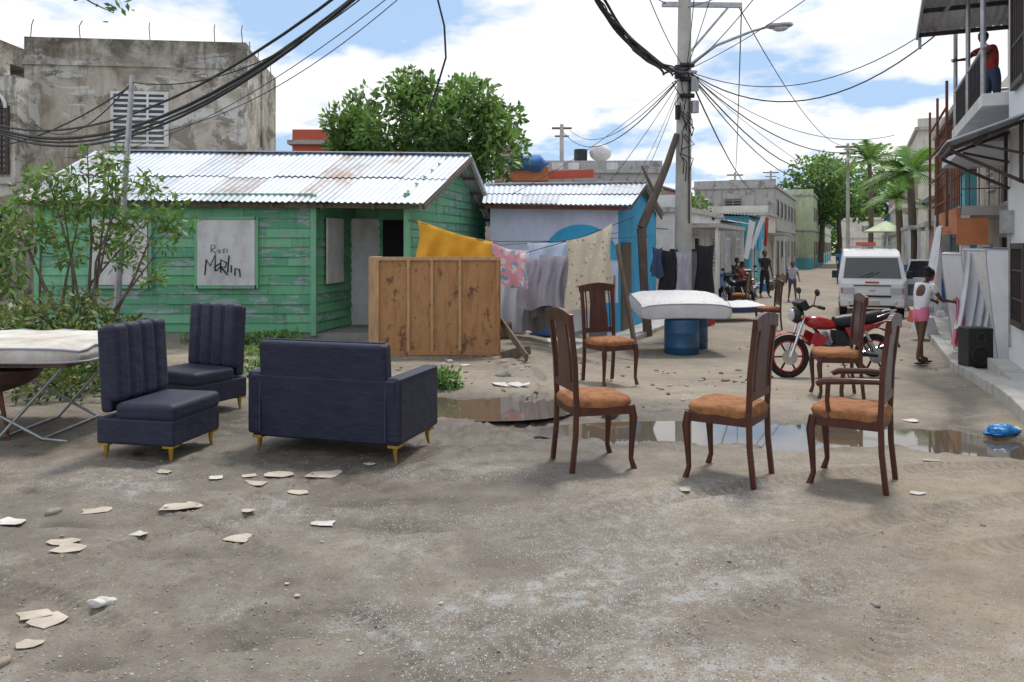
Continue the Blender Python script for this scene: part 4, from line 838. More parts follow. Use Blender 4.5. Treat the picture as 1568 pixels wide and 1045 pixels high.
# ---------------------------------------------------------------- dining chairs
def chair(loc,rz,arms=False,s=1.0,lean=0):
    x,y=loc; E=empty('dining_armchair' if arms else 'dining_chair',(x,y,gz(x,y)+.0),rz); E.scale=(s,s,s)
    if gz(x,y)>-.03: E.location.z=ground_at(x,y)-.008
    w=.21;b=MB()
    for sg in(-1,1):
        b.tube([(.2,sg*w,.45),(.215,sg*w*1.02,.36),(.205,sg*w,.2),(.198,sg*w,.08),(.222,sg*w*1.03,0)],[.027,.030,.022,.018,.023],m_wood,8)
        P5=[(-.232,sg*w*.95,0),(-.205,sg*w*.95,.25),(-.2,sg*w*.95,.47),(-.212,sg*w*.97,.75),(-.248,sg*w*.98,1.06)]
        for p,q in zip(P5[:-1],P5[1:]): b.beam(p,Vector(q)+V(0,0,.004),.036,.034,m_wood,(1,0,0))
        b.beam((-.2,sg*w*.95,.42),(.2,sg*w,.42),.025,.065,m_wood)
    b.beam((.2,-w,.42),(.2,w,.42),.025,.065,m_wood); b.beam((-.2,-w,.42),(-.2,w,.42),.025,.065,m_wood); b.obj('legs_and_frame',E,bevel=.006)
    b=MB(); pts=[(-.252,-w*1.12,1.045),(-.25,-w*.55,1.065),(-.25,0,1.075),(-.25,w*.55,1.065),(-.252,w*1.12,1.045)]
    for p,q in zip(pts[:-1],pts[1:]): b.beam(p,Vector(q)+V(0,.003,0),.032,.085,m_wood)
    b.beam((-.207,-w*.95,.58),(-.207,w*.95,.58),.024,.055,m_wood)
    pr=[(-.207,.58),(-.212,.72),(-.224,.88),(-.245,1.03)]
    for (xa,za),(xb,zb) in zip(pr[:-1],pr[1:]):
        wa=.115+.012*math.cos((za-.6)*9); wb=.115+.012*math.cos((zb-.6)*9)
        vs=[(xa-.008,-wa,za),(xa-.008,wa,za),(xb-.008,wb,zb),(xb-.008,-wb,zb),(xa+.01,-wa,za),(xa+.01,wa,za),(xb+.01,wb,zb),(xb+.01,-wb,zb)]
        b.add(vs,[(0,3,2,1),(4,5,6,7),(0,4,7,3),(1,2,6,5)],m_wood)
        for sg in(-1,1): b.beam((xa,sg*.158,za),(xb,sg*.158,zb),.014,.014,m_wood)
    b.obj('back_splat_and_crest',E,bevel=.004)
    b=MB()
    vs=[];rings=[(0,1.0),(.03,1.04),(.055,.97),(.068,.8),(.072,.4)]
    for z,k in rings:
        for i in range(24):
            th=2*math.pi*i/24; c,s_=math.cos(th),math.sin(th); r=1/((abs(c)**5+abs(s_)**5)**.2); vs.append((.0+.225*k*c*r,.225*k*s_*r,.445+z+.004*math.sin(5*th+z*90)))
    vs.append((0,0,.518)); m_=len(rings)
    fs=[(j*24+i,j*24+(i+1)%24,(j+1)*24+(i+1)%24,(j+1)*24+i) for j in range(m_-1) for i in range(24)]+[((m_-1)*24+i,(m_-1)*24+(i+1)%24,m_*24) for i in range(24)]
    b.add(vs,fs,m_seat,True); b.obj('upholstered_seat',E)
    if arms:
        b=MB()
        for sg in(-1,1):
            b.tube([(-.205,sg*w*1.02,.70),(-.05,sg*w*1.15,.695),(.13,sg*w*1.18,.68),(.17,sg*w*1.18,.66)],[.018,.02,.022,.018],m_wood,8); b.tube([(.1,sg*w*1.17,.68),(.11,sg*w*1.1,.55),(.1,sg*w,.44)],[.016,.014,.016],m_wood,8)
        b.obj('armrests',E)
chair((.575,5.66),math.radians(16)); chair((1.46,5.37),math.radians(146)); chair((2.23,5.22),math.radians(147),True)
chair((1.13,9.25),math.radians(-62),s=1.04); chair((3.42,8.4),math.radians(170),False,.98); chair((5.8,18),math.radians(180)); chair((6.6,23),math.radians(150))
# ---------------------------------------------------------------- mattresses, drums, table
def mattress(name,loc,size,rot,m,edge=m_whc,sag=.03):
    E=empty(name,loc); E.rotation_euler=rot; b=MB(); L,W,T_=size; nx_,ny_=16,12
    def top(u,v): return T_/2*(1-.25*(abs(2*u-1)**8+abs(2*v-1)**8))+.012*math.sin(u*30)*math.sin(v*24)-sag*math.sin(math.pi*u)
    for sg in(1,-1):
        vs=[((u-.5)*L,(v-.5)*W,(top(u,v) if sg>0 else -T_/2*(1-.2*(abs(2*u-1)**8+abs(2*v-1)**8))-sag*math.sin(math.pi*u))) for v in [j/ny_ for j in range(ny_+1)] for u in [i/nx_ for i in range(nx_+1)]]
        fs=[(j*(nx_+1)+i,j*(nx_+1)+i+1,(j+1)*(nx_+1)+i+1,(j+1)*(nx_+1)+i) for j in range(ny_) for i in range(nx_)]
        if sg<0: fs=[f[::-1] for f in fs]
        b.add(vs,fs,m,True)
    per=[(i/nx_,0) for i in range(nx_+1)]+[(1,j/ny_) for j in range(1,ny_+1)]+[(1-i/nx_,1) for i in range(1,nx_+1)]+[(0,1-j/ny_) for j in range(1,ny_+1)]
    vs=[];K=5
    for u,v in per:
        zt=top(u,v); zb=-T_/2*(1-.2*(abs(2*u-1)**8+abs(2*v-1)**8))-sag*math.sin(math.pi*u)
        ex=(u-.5)*L;ey=(v-.5)*W
        for k in range(K+1):
            f=k/K; o=1+.02*math.sin(math.pi*f); vs.append((ex*o,ey*o,zb+(zt-zb)*f))
    b.add(vs,[(i*(K+1)+k,(i+1)*(K+1)+k,(i+1)*(K+1)+k+1,i*(K+1)+k+1) for i in range(len(per)-1) for k in range(K)],edge,True); b.obj('body',E)
    b=MB(); 
    for zz_ in(1,-1):
        b.tube([((u-.5)*L*1.01,(v-.5)*W*1.01,(top(u,v) if zz_>0 else -T_/2*(1-.2*(abs(2*u-1)**8+abs(2*v-1)**8))-sag*math.sin(math.pi*u))) for u,v in per],.01,m_greyc,6,False)
    b.obj('piping',E); return E
mattress('mattress',(3.0,14.35,.46),(1.55,1.15,.32),(.14,.0,.05),m_matt,m_whc,-.03)
def drum(x,y,h=.62,r=.3):
    b=MB(); z=gz(x,y); pr=[(0,.93),(.03,1),(.2,1),(.22,1.03),(.24,1),(.62,1),(.64,1.03),(.66,1),(.95,1),(1,.95)]
    b.tube([(0,0,p*h) for p,_ in pr],[r*k for _,k in pr],m_blueb,24); b.obj('blue_drum',loc=(x,y,z))
drum(2.98,14.0,.60,.3); drum(3.38,14.75,.62,.24)
mattress('mattress',(-4.3,6.75,.70),(2.0,1.25,.14),(0,0,-.03),m_mattdirty,m_mattdirty,.0)
E=empty('folding_table',(-4.25,6.7,0)); b=MB(); b.bx(-1.0,.78,-.5,.5,.59,.625,m_timber); b.obj('top',E)
b=MB()
for yy in(-.42,.42): b.tube([(-.5,yy,.58),(.55,yy,.02),(.75,yy,.0)],.014,m_steel,6); b.tube([(.7,yy,.58),(.2,yy,.02)],.014,m_steel,6); b.tube([(-.1,yy,.57),(-.6,yy,.0)],.014,m_steel,6)
b.tube([(.55,-.42,.02),(.55,.42,.02)],.012,m_steel,6); b.tube([(.2,-.42,.02),(.2,.42,.02)],.012,m_steel,6); b.obj('legs',E)
b=MB(); b.tube([(0,0,0),(0,0,.04),(0,0,.1),(0,0,.17),(0,0,.18)],[.12,.24,.33,.37,.39],m_brown,24); b.obj('brown_basin',loc=(-4.15,6.35,.385)); 
b=MB(); b.tube([(-4.3,6.35,.0),(-4.22,6.35,.4)],.012,m_rust,6); b.tube([(-3.98,6.3,.0),(-4.08,6.35,.4)],.012,m_rust,6); b.tube([(-4.15,6.55,.0),(-4.15,6.42,.4)],.012,m_rust,6); b.obj('basin_stand')
def lean(name,b_,a_,L,T_,Hh,tilt,m,edge,yaw=0):
    p=S(b_,a_); z=gz(p.x,p.y)+.13
    E=mattress(name,(p.x,p.y,z+Hh/2*math.cos(tilt)+.05),(L,Hh,T_),(0,0,0),m,edge,.05)
    M=Matrix.Rotation(SRZ+yaw,4,'Z')@Matrix.Rotation(tilt,4,'Y')@Matrix(((0,0,-1,0),(1,0,0,0),(0,1,0,0),(0,0,0,1)))
    E.rotation_euler=M.to_euler(); return E
lean('leaning_mattress',.80,5.5,.80,.20,1.62,.13,m_whc,m_jean,.62); lean('leaning_mattress',.62,6.2,.85,.20,1.66,.18,m_matt,m_whc,.75); lean('leaning_mattress',.42,6.95,.85,.20,1.62,.2,m_whc,m_matt,.85)
def hangl(name,b_,a0,a1,z0,z1,m,leanx=.2):
    b=MB(); nu,nv=16,10; vs=[]
    for j in range(nv+1):
        for i in range(nu+1):
            u,v=i/nu,j/nv; vs.append((b_-leanx*v+.04*math.sin(u*16+v*2)+.05*v,a0+(a1-a0)*u,z1+(z0-z1)*v+.03*math.sin(u*7)))
    b.add(vs,[(j*(nu+1)+i,j*(nu+1)+i+1,(j+1)*(nu+1)+i+1,(j+1)*(nu+1)+i) for j in range(nv) for i in range(nu)],m,True); b.obj(name,loc=(4.33,6.7,0),rz=SRZ)
def drape(name,p0,p1,z0,z1,m,lx=-.25):
    b=MB(); nu,nv=26,16; vs=[]
    for j in range(nv+1):
        for i in range(nu+1):
            u,v=i/nu,j/nv; x=p0[0]+(p1[0]-p0[0])*u; y=p0[1]+(p1[1]-p0[1])*u; vs.append((x+lx*v*v+.02*math.sin(u*15+v*3),y-.04+.05*math.sin(u*22+v*2)*(.3+v),z1+(z0-z1)*v-.05*math.sin(u*3.1)*(1-v)+.03*math.sin(u*8)*v))
    b.add(vs,[(j*(nu+1)+i,j*(nu+1)+i+1,(j+1)*(nu+1)+i+1,(j+1)*(nu+1)+i) for j in range(nv) for i in range(nu)],m,True); b.obj(name)
drape('white_sheet',(6.95,12.3),(7.35,12.2),.25,1.46,m_whc,-.12); drape('pink_cloth',(6.86,12.35),(7.0,12.33),-.0,.75,m_pinks,-.05); drape('floral_sheet',(7.35,11.5),(7.68,11.35),.95,1.50,m_pinkp,-.03)
def speaker():
    p=S(.20,4.95); E=empty('loudspeaker',(p.x,p.y,gz(p.x,p.y)+.125),SRZ+.35); b=MB(); b.bx(-.17,.17,-.15,.15,0,.55,m_black); b.obj('cabinet',E,bevel=.015)
    b=MB()
    for z,r in((.18,.12),(.42,.06)): b.torus((0,-.155,z),r,.010,m_iron,'y',20,6); b.tube([(0,-.152,z),(0,-.147,z)],[r,r*.4],m_rubber,20)
    b.obj('cones',E)
speaker()
hangl('white_sheet',-6.15,9.0,9.6,.1,1.1,m_whc,-.05)
def hang2(name,x,y,w_,z0,z1,m): cloth(name,x-w_/2,x+w_/2,y,z1,z1,z0,z0,m,2,.03)
hang2('hanging_clothes',3.15,16.0,.35,.35,1.45,m_blk); hang2('hanging_clothes',3.42,15.9,.3,.3,1.4,m_greyc); hang2('hanging_clothes',2.9,15.9,.2,.9,1.5,m_jean); hang2('hanging_clothes',3.95,16.3,.35,.3,1.55,m_blk)
E=empty('wardrobe',(4.55,20.6,-.36),SRZ); b=MB(); b.bx(-.4,.4,-.25,.25,.06,1.75,m_greyc2); b.bx(-.42,.42,-.27,.27,1.75,1.8,m_black); b.obj('carcass',E); b=MB(); b.bx(-.385,-.01,-.27,-.25,.1,1.72,m_black); b.bx(.01,.385,-.27,-.25,.1,1.72,m_greyc2); b.cyl((-.04,-.28,.8),(-.04,-.28,1.0),.01,m_chrome); b.cyl((.04,-.28,.8),(.04,-.28,1.0),.01,m_chrome); b.obj('doors',E)
def parasol(x,y,h,r,m,name='parasol'):
    E=empty(name,(x,y,-.36)); b=MB(); b.cyl((0,0,0),(0,0,h),.025,m_steel); b.obj('pole',E); b=MB(); n=10; vs=[(0,0,h+.05)]+[(r*math.cos(2*math.pi*k/n),r*math.sin(2*math.pi*k/n),h-.4) for k in range(n)]+[(0,0,h)]+[(r*math.cos(2*math.pi*k/n),r*math.sin(2*math.pi*k/n),h-.45) for k in range(n)]
    b.add(vs,[(0,1+k,1+(k+1)%n) for k in range(n)]+[(n+1,n+2+(k+1)%n,n+2+k) for k in range(n)]+[(1+k,n+2+k,n+2+(k+1)%n,1+(k+1)%n) for k in range(n)],m); b.obj('canopy',E)
parasol(16.2,34.5,2.9,.9,m_palegreen)
hangl('laundry',-5.2,24,26,1.0,2.5,m_whc,.3); hangl('laundry',-5.0,26.3,27.6,1.4,2.7,m_whc,.5); hangl('laundry',-5.3,28,29.5,1.3,2.6,m_cyan,.1); hangl('laundry',-5.2,30,31,1.5,2.8,m_redsh,.1); hangl('laundry',.6,16,17.5,1.1,2.1,m_orangew,.1); hangl('laundry',.7,18,19.5,1.1,2.1,m_bluew,.1); hangl('laundry',.2,10,11,.9,1.9,m_whc,.2); hangl('laundry',.3,11.4,12.4,.7,1.7,m_pinkp,.2)
b=MB()
for k in range(44):
    a_=U(11,42); p=S(-5.2+U(-.2,.6),a_); s_=U(.1,.32); b.box((p.x,p.y,gz(p.x,p.y)+s_*.5+.02),(s_*U(.8,1.6),s_,s_),random.choice([m_timber,m_greyc2,m_redsh,m_bluew,m_white,m_black,m_cream]),(0,0,U(0,3)),U(.6,1))
for k in range(22):
    a_=U(9,40); p=S(.3+U(-.5,.3),a_); s_=U(.12,.35); b.box((p.x,p.y,gz(p.x,p.y)+s_*.5+.12),(s_*U(.8,1.6),s_,s_),random.choice([m_timber,m_greyc2,m_coral,m_bluew,m_white,m_orangew]),(0,0,U(0,3)),U(.6,1))
b.obj('household_goods_pile',bevel=.02)
mattress('mattress',(5.6,20.2,.0),(1.4,.9,.18),(.1,0,.3),m_matt,m_jean)
# ---------------------------------------------------------------- van (boxy minivan)
vp=V(9.45,20.9,-.36); E=empty('white_minivan',vp,SRZ+.03)
def hw(z): return .78 if z<1.0 else .78-(z-1.0)*.12
prof=[(.04,.26),(.0,.36),(-.02,.6),(.0,.88),(.07,1.0),(.36,1.60),(.52,1.74),(1.2,1.80),(3.1,1.79),(3.3,1.66),(3.36,.9),(3.34,.28)]
b=MB(); vs=[(sg*hw(z)*(.96 if y<.04 else 1),y,z) for sg in(-1,1) for y,z in prof]; n=len(prof)
b.add(vs,[(i,i+1,n+i+1,n+i) for i in range(n-1)]+[(n-1,0,n,2*n-1),tuple(range(n-1,-1,-1)),tuple(range(n,2*n))],m_van); b.obj('body',E,bevel=.045,seg=3)
b=MB()
def onws(x,t_):
    y=.07+(.29)*t_; z=1.0+.60*t_; nrm=V(0,-.90,.435).normalized(); return V(x*hw(z),y,z)+nrm*.012
b.add([onws(-.9,.04),onws(.9,.04),onws(.88,.93),onws(-.88,.93)],[(0,1,2,3)],m_glass)
for sg in(-1,1):
    for y0,y1,y2,y3 in((.38,1.1,1.1,.6),(1.17,2.2,2.2,1.17),(2.27,3.1,3.05,2.27)):
        b.add([(sg*(hw(1.05)+.008),y0,1.05),(sg*(hw(1.05)+.008),y1,1.05),(sg*(hw(1.58)+.008),y2,1.58),(sg*(hw(1.58)+.008),y3,1.58)],[(0,1,2,3) if sg>0 else (3,2,1,0)],m_glass)
b.obj('windows',E)
b=MB(); b.box((0,-.045,.40),(1.5,.12,.19),m_van); b.box((0,-.03,.56),(.9,.03,.05),m_black); b.box((0,-.03,.84),(.9,.02,.03),m_black); b.box((0,-.115,.38),(.34,.02,.13),m_cream); b.box((0,-.11,.30),(1.1,.02,.06),m_black)
b.obj('bumper_and_grille',E,bevel=.015)
b=MB()
for sg in(-1,1): b.box((sg*.57,-.02,.70),(.28,.05,.17),m_lamp); b.box((sg*.735,.0,.70),(.05,.06,.15),m_orangew); b.ball((sg*.55,-.11,.40),(.05,.02,.04),m_lamp,8,6)
b.box((0,-.03,.72),(.12,.02,.06),m_chrome); b.box((0,.012,.92),(.34,.015,.05),m_coral); b.obj('headlamps_and_badge',E,bevel=.02)
b=MB()
for sg in(-1,1): b.box((sg*.91,.3,1.12),(.14,.08,.2),m_black); b.beam((sg*.78,.34,1.05),(sg*.88,.32,1.07),.03,.03,m_black); b.tube([onws(sg*.1-.3,.05)+V(0,-.02,.01),onws(sg*.1+.15,.3)+V(0,-.02,.01)],.008,m_black,5)
b.obj('mirrors_and_wipers',E,bevel=.01)
b=MB()
for sg in(-1,1):
    for y in(.5,2.75): b.tube([(sg*.6,y,.27),(sg*.785,y,.27)],.27,m_rubber,22); b.tube([(sg*.775,y,.27),(sg*.795,y,.27)],.16,m_steel,16)
b.obj('wheels',E)
b=MB(); b.box((1.13,.55,.75),(.7,.05,.6),m_van); b.beam((.82,.55,1.05),(.95,.55,1.5),.05,.04,m_van); b.beam((.95,.55,1.5),(1.42,.55,1.5),.04,.04,m_van); b.beam((1.46,.55,1.03),(1.46,.55,1.5),.04,.04,m_van); b.add([(.84,.55,1.05),(1.46,.55,1.05),(1.45,.55,1.49),(.96,.55,1.49)],[(0,1,2,3)],m_glass); b.box((1.13,.52,.72),(.5,.02,.3),m_greyc2); b.obj('open_door',E,bevel=.012)
b=MB()
for y in(.95,1.8,2.6): b.beam((-.55,y,1.85),(.55,y,1.85),.03,.03,m_steel)
for x in(-.5,.5): b.beam((x,.9,1.87),(x,2.7,1.87),.03,.03,m_steel)
b.box((-.1,1.6,1.93),(.5,.6,.10),m_coral); b.obj('roof_rack',E)
# ---------------------------------------------------------------- motorcycle
def moto(name,loc,rz,s,cm):
    E=empty(name,loc,rz); E.scale=(s,s,s)
    b=MB()
    for cx in(.64,-.62):
        b.torus((cx,0,.3),.265,.038,m_rubber,'y',32,8); b.torus((cx,0,.3),.215,.016,cm,'y',28,6); b.cyl((cx,-.06,.3),(cx,.06,.3),.05,m_steel,n=12)
        for k in range(6):
            th=k*math.pi/3; b.beam((cx,0,.3),(cx+.21*math.cos(th),0,.3+.21*math.sin(th)),.02,.025,m_black,(0,1,0))
        b.tube([(cx,.055,.3),(cx,.065,.3)],.11,m_chrome,16)
    b.obj('wheels',E)
    b=MB()
    for sg in(-1,1):
        b.tube([(.64,sg*.075,.3),(.53,sg*.075,.6),(.43,sg*.075,.88)],[.026,.024,.018],m_chrome,8)
        b.tube([(-.62,sg*.09,.3),(-.15,sg*.07,.34)],[.022,.022],m_black,6); b.tube([(-.58,sg*.11,.36),(-.42,sg*.11,.66)],[.03,.022],m_chrome,8)
        b.torus((-.5,sg*.11,.51),.028,.008,m_red,'z',10,5)
    b.tube([(.42,0,.86),(.2,0,.62),(.16,0,.3),(-.15,0,.28),(-.2,0,.6),(-.7,0,.72)],.022,m_black,8); b.tube([(.42,0,.8),(-.2,0,.66)],.022,m_black,8)
    b.tube([(.1,-.12,.35),(-.1,-.15,.27),(-.55,-.16,.3),(-.85,-.16,.38)],[.02,.025,.045,.045],m_chrome,10); b.tube([(.18,-.05,.5),(.26,-.08,.35),(.1,-.12,.3)],.02,m_chrome,8)
    b.obj('frame_fork_exhaust',E)
    b=MB(); b.box((.03,0,.36),(.3,.24,.2),m_iron); b.cyl((.08,0,.42),(.16,0,.62),.075,m_steel,n=12); b.cyl((-.03,-.14,.34),(-.03,.14,.34),.09,m_black,n=14); b.box((-.12,0,.55),(.22,.16,.22),m_black)
    for k in range(5): b.cyl((.09+.012*k,0,.46+.03*k),(.094+.012*k,0,.468+.03*k),.1,m_steel,n=12)
    b.obj('engine',E,bevel=.012)
    b=MB(); b.ball((.17,0,.75),(.25,.13,.105),cm,16,10,(0,-.16,0),fn=lambda p:V(p.x,p.y*(1+.25*p.x),(p.z if p.z>0 else p.z*.8)*(1+.2*p.x))); b.obj('fuel_tank',E)
    b=MB(); pts=[(.64+.34*math.cos(th),0,.3+.34*math.sin(th)) for th in np.linspace(.2,2.5,10)]
    for p,q in zip(pts[:-1],pts[1:]): b.beam(p,q,.11,.012,cm,(0,0,1) if abs(p[2]-q[2])<.2 else (1,0,0))
    pts=[(-.62+.36*math.cos(th),0,.32+.37*math.sin(th)) for th in np.linspace(.9,2.9,9)]
    for p,q in zip(pts[:-1],pts[1:]): b.beam(p,q,.13,.015,m_black,(0,0,1) if abs(p[2]-q[2])<.2 else (1,0,0))
    for sg in(-1,1):
        b.prism([(.32,sg*.13,.66),(.38,sg*.13,.5),(.26,sg*.13,.42),(.12,sg*.13,.56)],(0,sg*.02,0),cm); b.prism([(-.12,sg*.1,.7),(-.2,sg*.1,.56),(-.42,sg*.1,.62),(-.8,sg*.07,.8),(-.6,sg*.1,.76)],(0,sg*.025,0),cm)
    b.obj('fenders_and_panels',E,bevel=.005)
    b=MB(); b.tube([(-.02,0,.78),(-.15,0,.775),(-.4,0,.80),(-.7,0,.85),(-.78,0,.85)],[.07,.10,.10,.085,.05],m_black,12); b.obj('seat',E)
    b=MB(); b.tube([(.3,.36,.99),(.38,.2,1.02),(.42,.06,.95),(.42,-.06,.95),(.38,-.2,1.02),(.3,-.36,.99)],.016,m_black,8)
    for sg in(-1,1): b.tube([(.3,sg*.36,.99),(.335,sg*.27,1.005)],.024,m_rubber,8); b.tube([(.37,sg*.2,1.02),(.36,sg*.25,1.17)],.007,m_black,5); b.ball((.355,sg*.27,1.2),(.02,.07,.05),m_black,10,6); b.ball((.5,sg*.15,.86),(.03,.025,.025),m_orangew,8,6)
    b.ball((.52,0,.88),(.1,.12,.12),m_black,12,8); b.ball((.59,0,.88),(.035,.085,.085),m_lamp,12,8); b.box((.46,0,1.02),(.1,.26,.12),m_black,(0,.5,0)); b.box((-.88,0,.78),(.05,.1,.06),m_red)
    b.tube([(-.6,-.1,.84),(-.85,-.1,.92),(-.95,0,.93),(-.85,.1,.92),(-.6,.1,.84)],.012,m_chrome,6); b.tube([(-.05,.13,.3),(-.1,.3,.02)],.012,m_black,5)
    b.obj('handlebar_lamps_seatrail',E)
moto('motorcycle',(4.38,10.9,gz(4.38,10.9)-.005),math.radians(186),.98,m_red)
moto('motorcycle',(6.9,24.5,-.36),math.radians(110),.95,m_black); moto('motorcycle',(8.6,29,-.36),math.radians(250),.95,m_red)
# ---------------------------------------------------------------- people
def skinobj(name,vr,ed,m,parent,root=0,sub=1):
    me=bpy.data.meshes.new(name); me.from_pydata([v for v,_ in vr],ed,[]); o=bpy.data.objects.new(name,me); scn.collection.objects.link(o); o.parent=parent
    sk=o.modifiers.new('Skin','SKIN'); sk.use_smooth_shade=True
    for i,(v,r) in enumerate(vr): me.skin_vertices[0].data[i].radius=r if hasattr(r,'__len__') else (r,r); me.skin_vertices[0].data[i].use_root=(i==root)
    su=o.modifiers.new('Sub','SUBSURF'); su.levels=sub; su.render_levels=sub+1; me.materials.append(m); return o
def rot(p,a): return V(p[0]*math.cos(a)+p[2]*math.sin(a),p[1],-p[0]*math.sin(a)+p[2]*math.cos(a))
def person(name,loc,rz,h,shirt,pants,lean=0.0,armL=(.1,.3),armR=(.1,.3),legL=(0,0),legR=(0,0),spread=.3,shorts=False,headpitch=0,hair='short'):
    k=h/1.7; pel=V(0,0,.93); u=V(math.sin(lean),0,math.cos(lean))
    J={'pel':pel,'wai':pel+u*.15,'che':pel+u*.37,'nek':pel+u*.52,'nkt':pel+u*.60}; 
    for s_,sg,arm,leg in(('L',1,armL,legL),('R',-1,armR,legR)):
        sh=pel+u*.485+V(0,sg*.175,0); a1,a2=arm; el=sh+V(math.sin(a1)*.28,sg*.05,-math.cos(a1)*.28); wr_=el+V(math.sin(a1+a2)*.25,sg*.01,-math.cos(a1+a2)*.25)
        J['sh'+s_]=sh;J['el'+s_]=el;J['wr'+s_]=wr_; J['hd'+s_]=wr_+(wr_-el).normalized()*.09
        hp=pel+V(0,sg*.09,-.05); l1,l2=leg; kn=hp+V(math.sin(l1)*.42,sg*.015*spread*3,-math.cos(l1)*.42); an=kn+V(math.sin(l1-l2)*.41,sg*.015,-math.cos(l1-l2)*.41)
        J['hp'+s_]=hp;J['kn'+s_]=kn;J['an'+s_]=an;J['to'+s_]=an+V(.16,sg*.02,-.055)
    mz=min(J['anL'].z,J['anR'].z)-.085
    for q in J: J[q]=(J[q]-V(0,0,mz))*k
    E=empty(name,tuple(loc),rz)
    def mk(lst,edges,m,nm,ex=0,root=0):
        vr=[(tuple(J[a]),(r+ex)*k if not hasattr(r,'__len__') else tuple((q+ex)*k for q in r)) for a,r in lst]; names=[a for a,_ in lst]
        ed=[(names.index(a),names.index(c)) for a,c in edges]; return skinobj(nm,vr,ed,m,E,root)
    L=[('pel',(.125,.10)),('wai',(.115,.088)),('che',(.14,.1)),('nek',(.06,.055)),('nkt',(.045,.048))]; Eg=[('pel','wai'),('wai','che'),('che','nek'),('nek','nkt')]
    for s_ in'LR':
        L+=[('sh'+s_,.05),('el'+s_,.037),('wr'+s_,.024),('hd'+s_,(.034,.018)),('hp'+s_,.085),('kn'+s_,.052),('an'+s_,.034),('to'+s_,(.036,.022))]
        Eg+=[('che','sh'+s_),('sh'+s_,'el'+s_),('el'+s_,'wr'+s_),('wr'+s_,'hd'+s_),('pel','hp'+s_),('hp'+s_,'kn'+s_),('kn'+s_,'an'+s_),('an'+s_,'to'+s_)]
    mk(L,Eg,m_skin,'body')
    for s_ in'LR': J['sl'+s_]=J['sh'+s_].lerp(J['el'+s_],.55); J['ml'+s_]=J['hp'+s_].lerp(J['kn'+s_],.45 if shorts else 1.0); J['ll'+s_]=J['kn'+s_].lerp(J['an'+s_],.92)
    J['hem']=J['pel']+(J['wai']-J['pel'])*.05
    L=[('hem',(.135,.115)),('wai',(.125,.1)),('che',(.15,.112)),('nek',(.075,.066))]; Eg=[('hem','wai'),('wai','che'),('che','nek')]
    for s_ in'LR': L+=[('sh'+s_,.066),('sl'+s_,.06)]; Eg+=[('che','sh'+s_),('sh'+s_,'sl'+s_)]
    mk(L,Eg,shirt,'shirt',.008,1)
    L=[('wai',(.118,.092)),('pel',(.138,.115))]; Eg=[('wai','pel')]
    for s_ in'LR':
        L+=[('hp'+s_,.1),('ml'+s_,.088 if shorts else .065)]; Eg+=[('pel','hp'+s_),('hp'+s_,'ml'+s_)]
        if not shorts: L+=[('ll'+s_,.055)]; Eg+=[('ml'+s_,'ll'+s_)]
    mk(L,Eg,pants,'shorts' if shorts else 'trousers',.004,1)
    hc=J['nkt']+rot(V(.02,0,.10),headpitch+lean*.5)*k; b=MB()
    def hf(p): 
        q=p.copy()
        if q.z<0: q.x*=1+.12*q.z; q.y*=1+.32*q.z
        return q
    hr=(0,headpitch+lean*.5,0); b.ball(hc,(.098*k,.078*k,.118*k),m_skin,20,14,hr,hf)
    Mh=Euler(hr).to_matrix(); hp_=lambda x,y,z: hc+Mh@V(x*k,y*k,z*k)
    b.ball(hp_(.1,0,-.02),(.018*k,.016*k,.022*k),m_skin,8,6); b.ball(hp_(.086,0,-.06),(.012*k,.026*k,.01*k),m_lip,8,6)
    for sg in(-1,1): b.ball(hp_(.084,sg*.03,.008),(.012*k,.014*k,.009*k),m_eye,8,6); b.ball(hp_(.094,sg*.03,.008),(.005*k,.006*k,.006*k),m_black,6,5); b.ball(hp_(-.0,sg*.08,-.01),(.018*k,.01*k,.03*k),m_skin,8,6)
    b.obj('head',E); b=MB()
    b.ball(hp_(-.018,0,.03),(.102*k,.088*k,.108*k),m_hair,18,12,hr,lambda p:p*(1+.05*math.sin(9*p.x+3*p.y)*math.cos(8*p.z)))
    if hair=='bun': b.ball(hp_(-.09,0,.09),(.06*k,.065*k,.055*k),m_hair,12,8)
    b.obj('hair',E)
    b=MB()
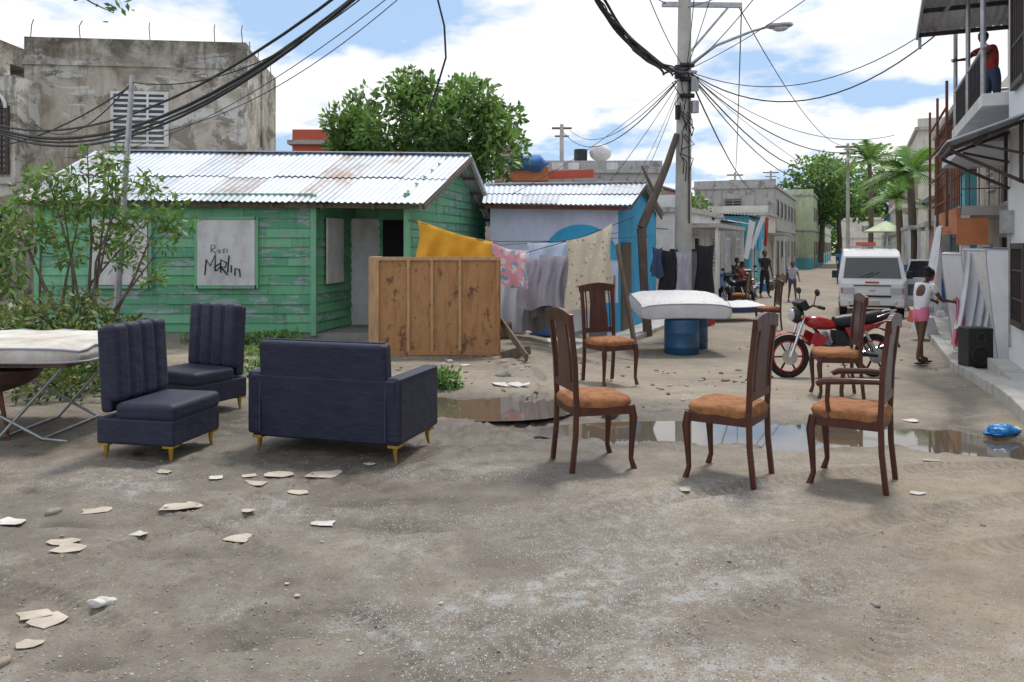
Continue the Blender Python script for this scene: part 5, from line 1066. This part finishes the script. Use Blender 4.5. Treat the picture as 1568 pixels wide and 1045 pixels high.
    for s_,sg in(('L',1),('R',-1)):
        d=(J['hd'+s_]-J['wr'+s_]).normalized(); side=V(1,0,0); side=(side-d*side.dot(d)).normalized(); nrm=d.cross(side)*(-sg)
        pc=J['wr'+s_]+d*.07*k
        for i,(o,Lf) in enumerate(((.027,.07),(.009,.078),(-.009,.073),(-.027,.058))):
            p0=pc+side*o*k; p1=p0+d*(Lf*.5*k)+nrm*.004*k; p2=p1+(d*.8+nrm*.5).normalized()*(Lf*.3*k); p3=p2+(d*.4+nrm*.9).normalized()*(Lf*.22*k); b.tube([p0,p1,p2,p3],[.0095*k,.0085*k,.008*k,.006*k],m_skin,6)
        p0=J['wr'+s_]+d*.03*k+side*.025*k; b.tube([p0,p0+(d*.6+side*.8).normalized()*.035*k,p0+(d*.9+side*.6).normalized()*.065*k],[.012*k,.01*k,.007*k],m_skin,6)
        a_=J['an'+s_]; b.box(J['to'+s_].lerp(a_,.45)+V(0,0,-.055*k),(.25*k,.09*k,.025*k),m_blk)
    b.obj('hands_and_sandals',E); return E
g=lambda x,y:(x,y,gz(x,y))
person('girl_in_pink_shorts',g(6.62,12.9),math.radians(15),1.48,m_tshirt,m_pinks,.22,(.7,.5),(.5,.9),(.2,.1),(-.18,.08),shorts=True,headpitch=.35,hair='bun')
person('man_in_black',g(9.2,29),math.radians(-80),1.62,m_blk,m_blk,0,(.1,.3),(.3,.9),(.15,.1),(-.1,.1))
person('woman_walking',g(9.4,26.7),math.radians(-100),1.3,m_greyc,m_jean,.05,(.3,.5),(-.2,.2),(.3,.2),(-.25,.15),shorts=True)
person('person_in_blue_shirt',g(16.1,39),math.radians(-90),1.65,m_bluesh,m_jean,0,(.1,.3),(.1,.3),(.1,.1),(-.1,.1))
person('bystander',g(7.6,26.5),math.radians(-30),1.5,m_redsh,m_jean,.1,(.5,.8),(.5,.8),(1.4,1.5),(1.3,1.4)).location.z=-.30
person('bystander',g(8.0,28.5),math.radians(-60),1.6,m_blk,m_jean,.1,(.5,.8),(.5,.8),(1.4,1.5),(1.3,1.4)).location.z=-.30
p=S(.75,7.6); person('person_on_balcony',(p.x,p.y,3.62),math.radians(200),1.45,m_redsh,m_jean,.35,(.9,.6),(.9,.5))
b=MB()
for q in((7.5,26.5),(7.9,28.45)): b.bx(q[0]-.2,q[0]+.2,q[1]-.2,q[1]+.2,-.36,.04,m_timber)
b.obj('wooden_stools')
print('verts',sum(len(o.data.vertices) for o in bpy.data.objects if o.type=='MESH'))
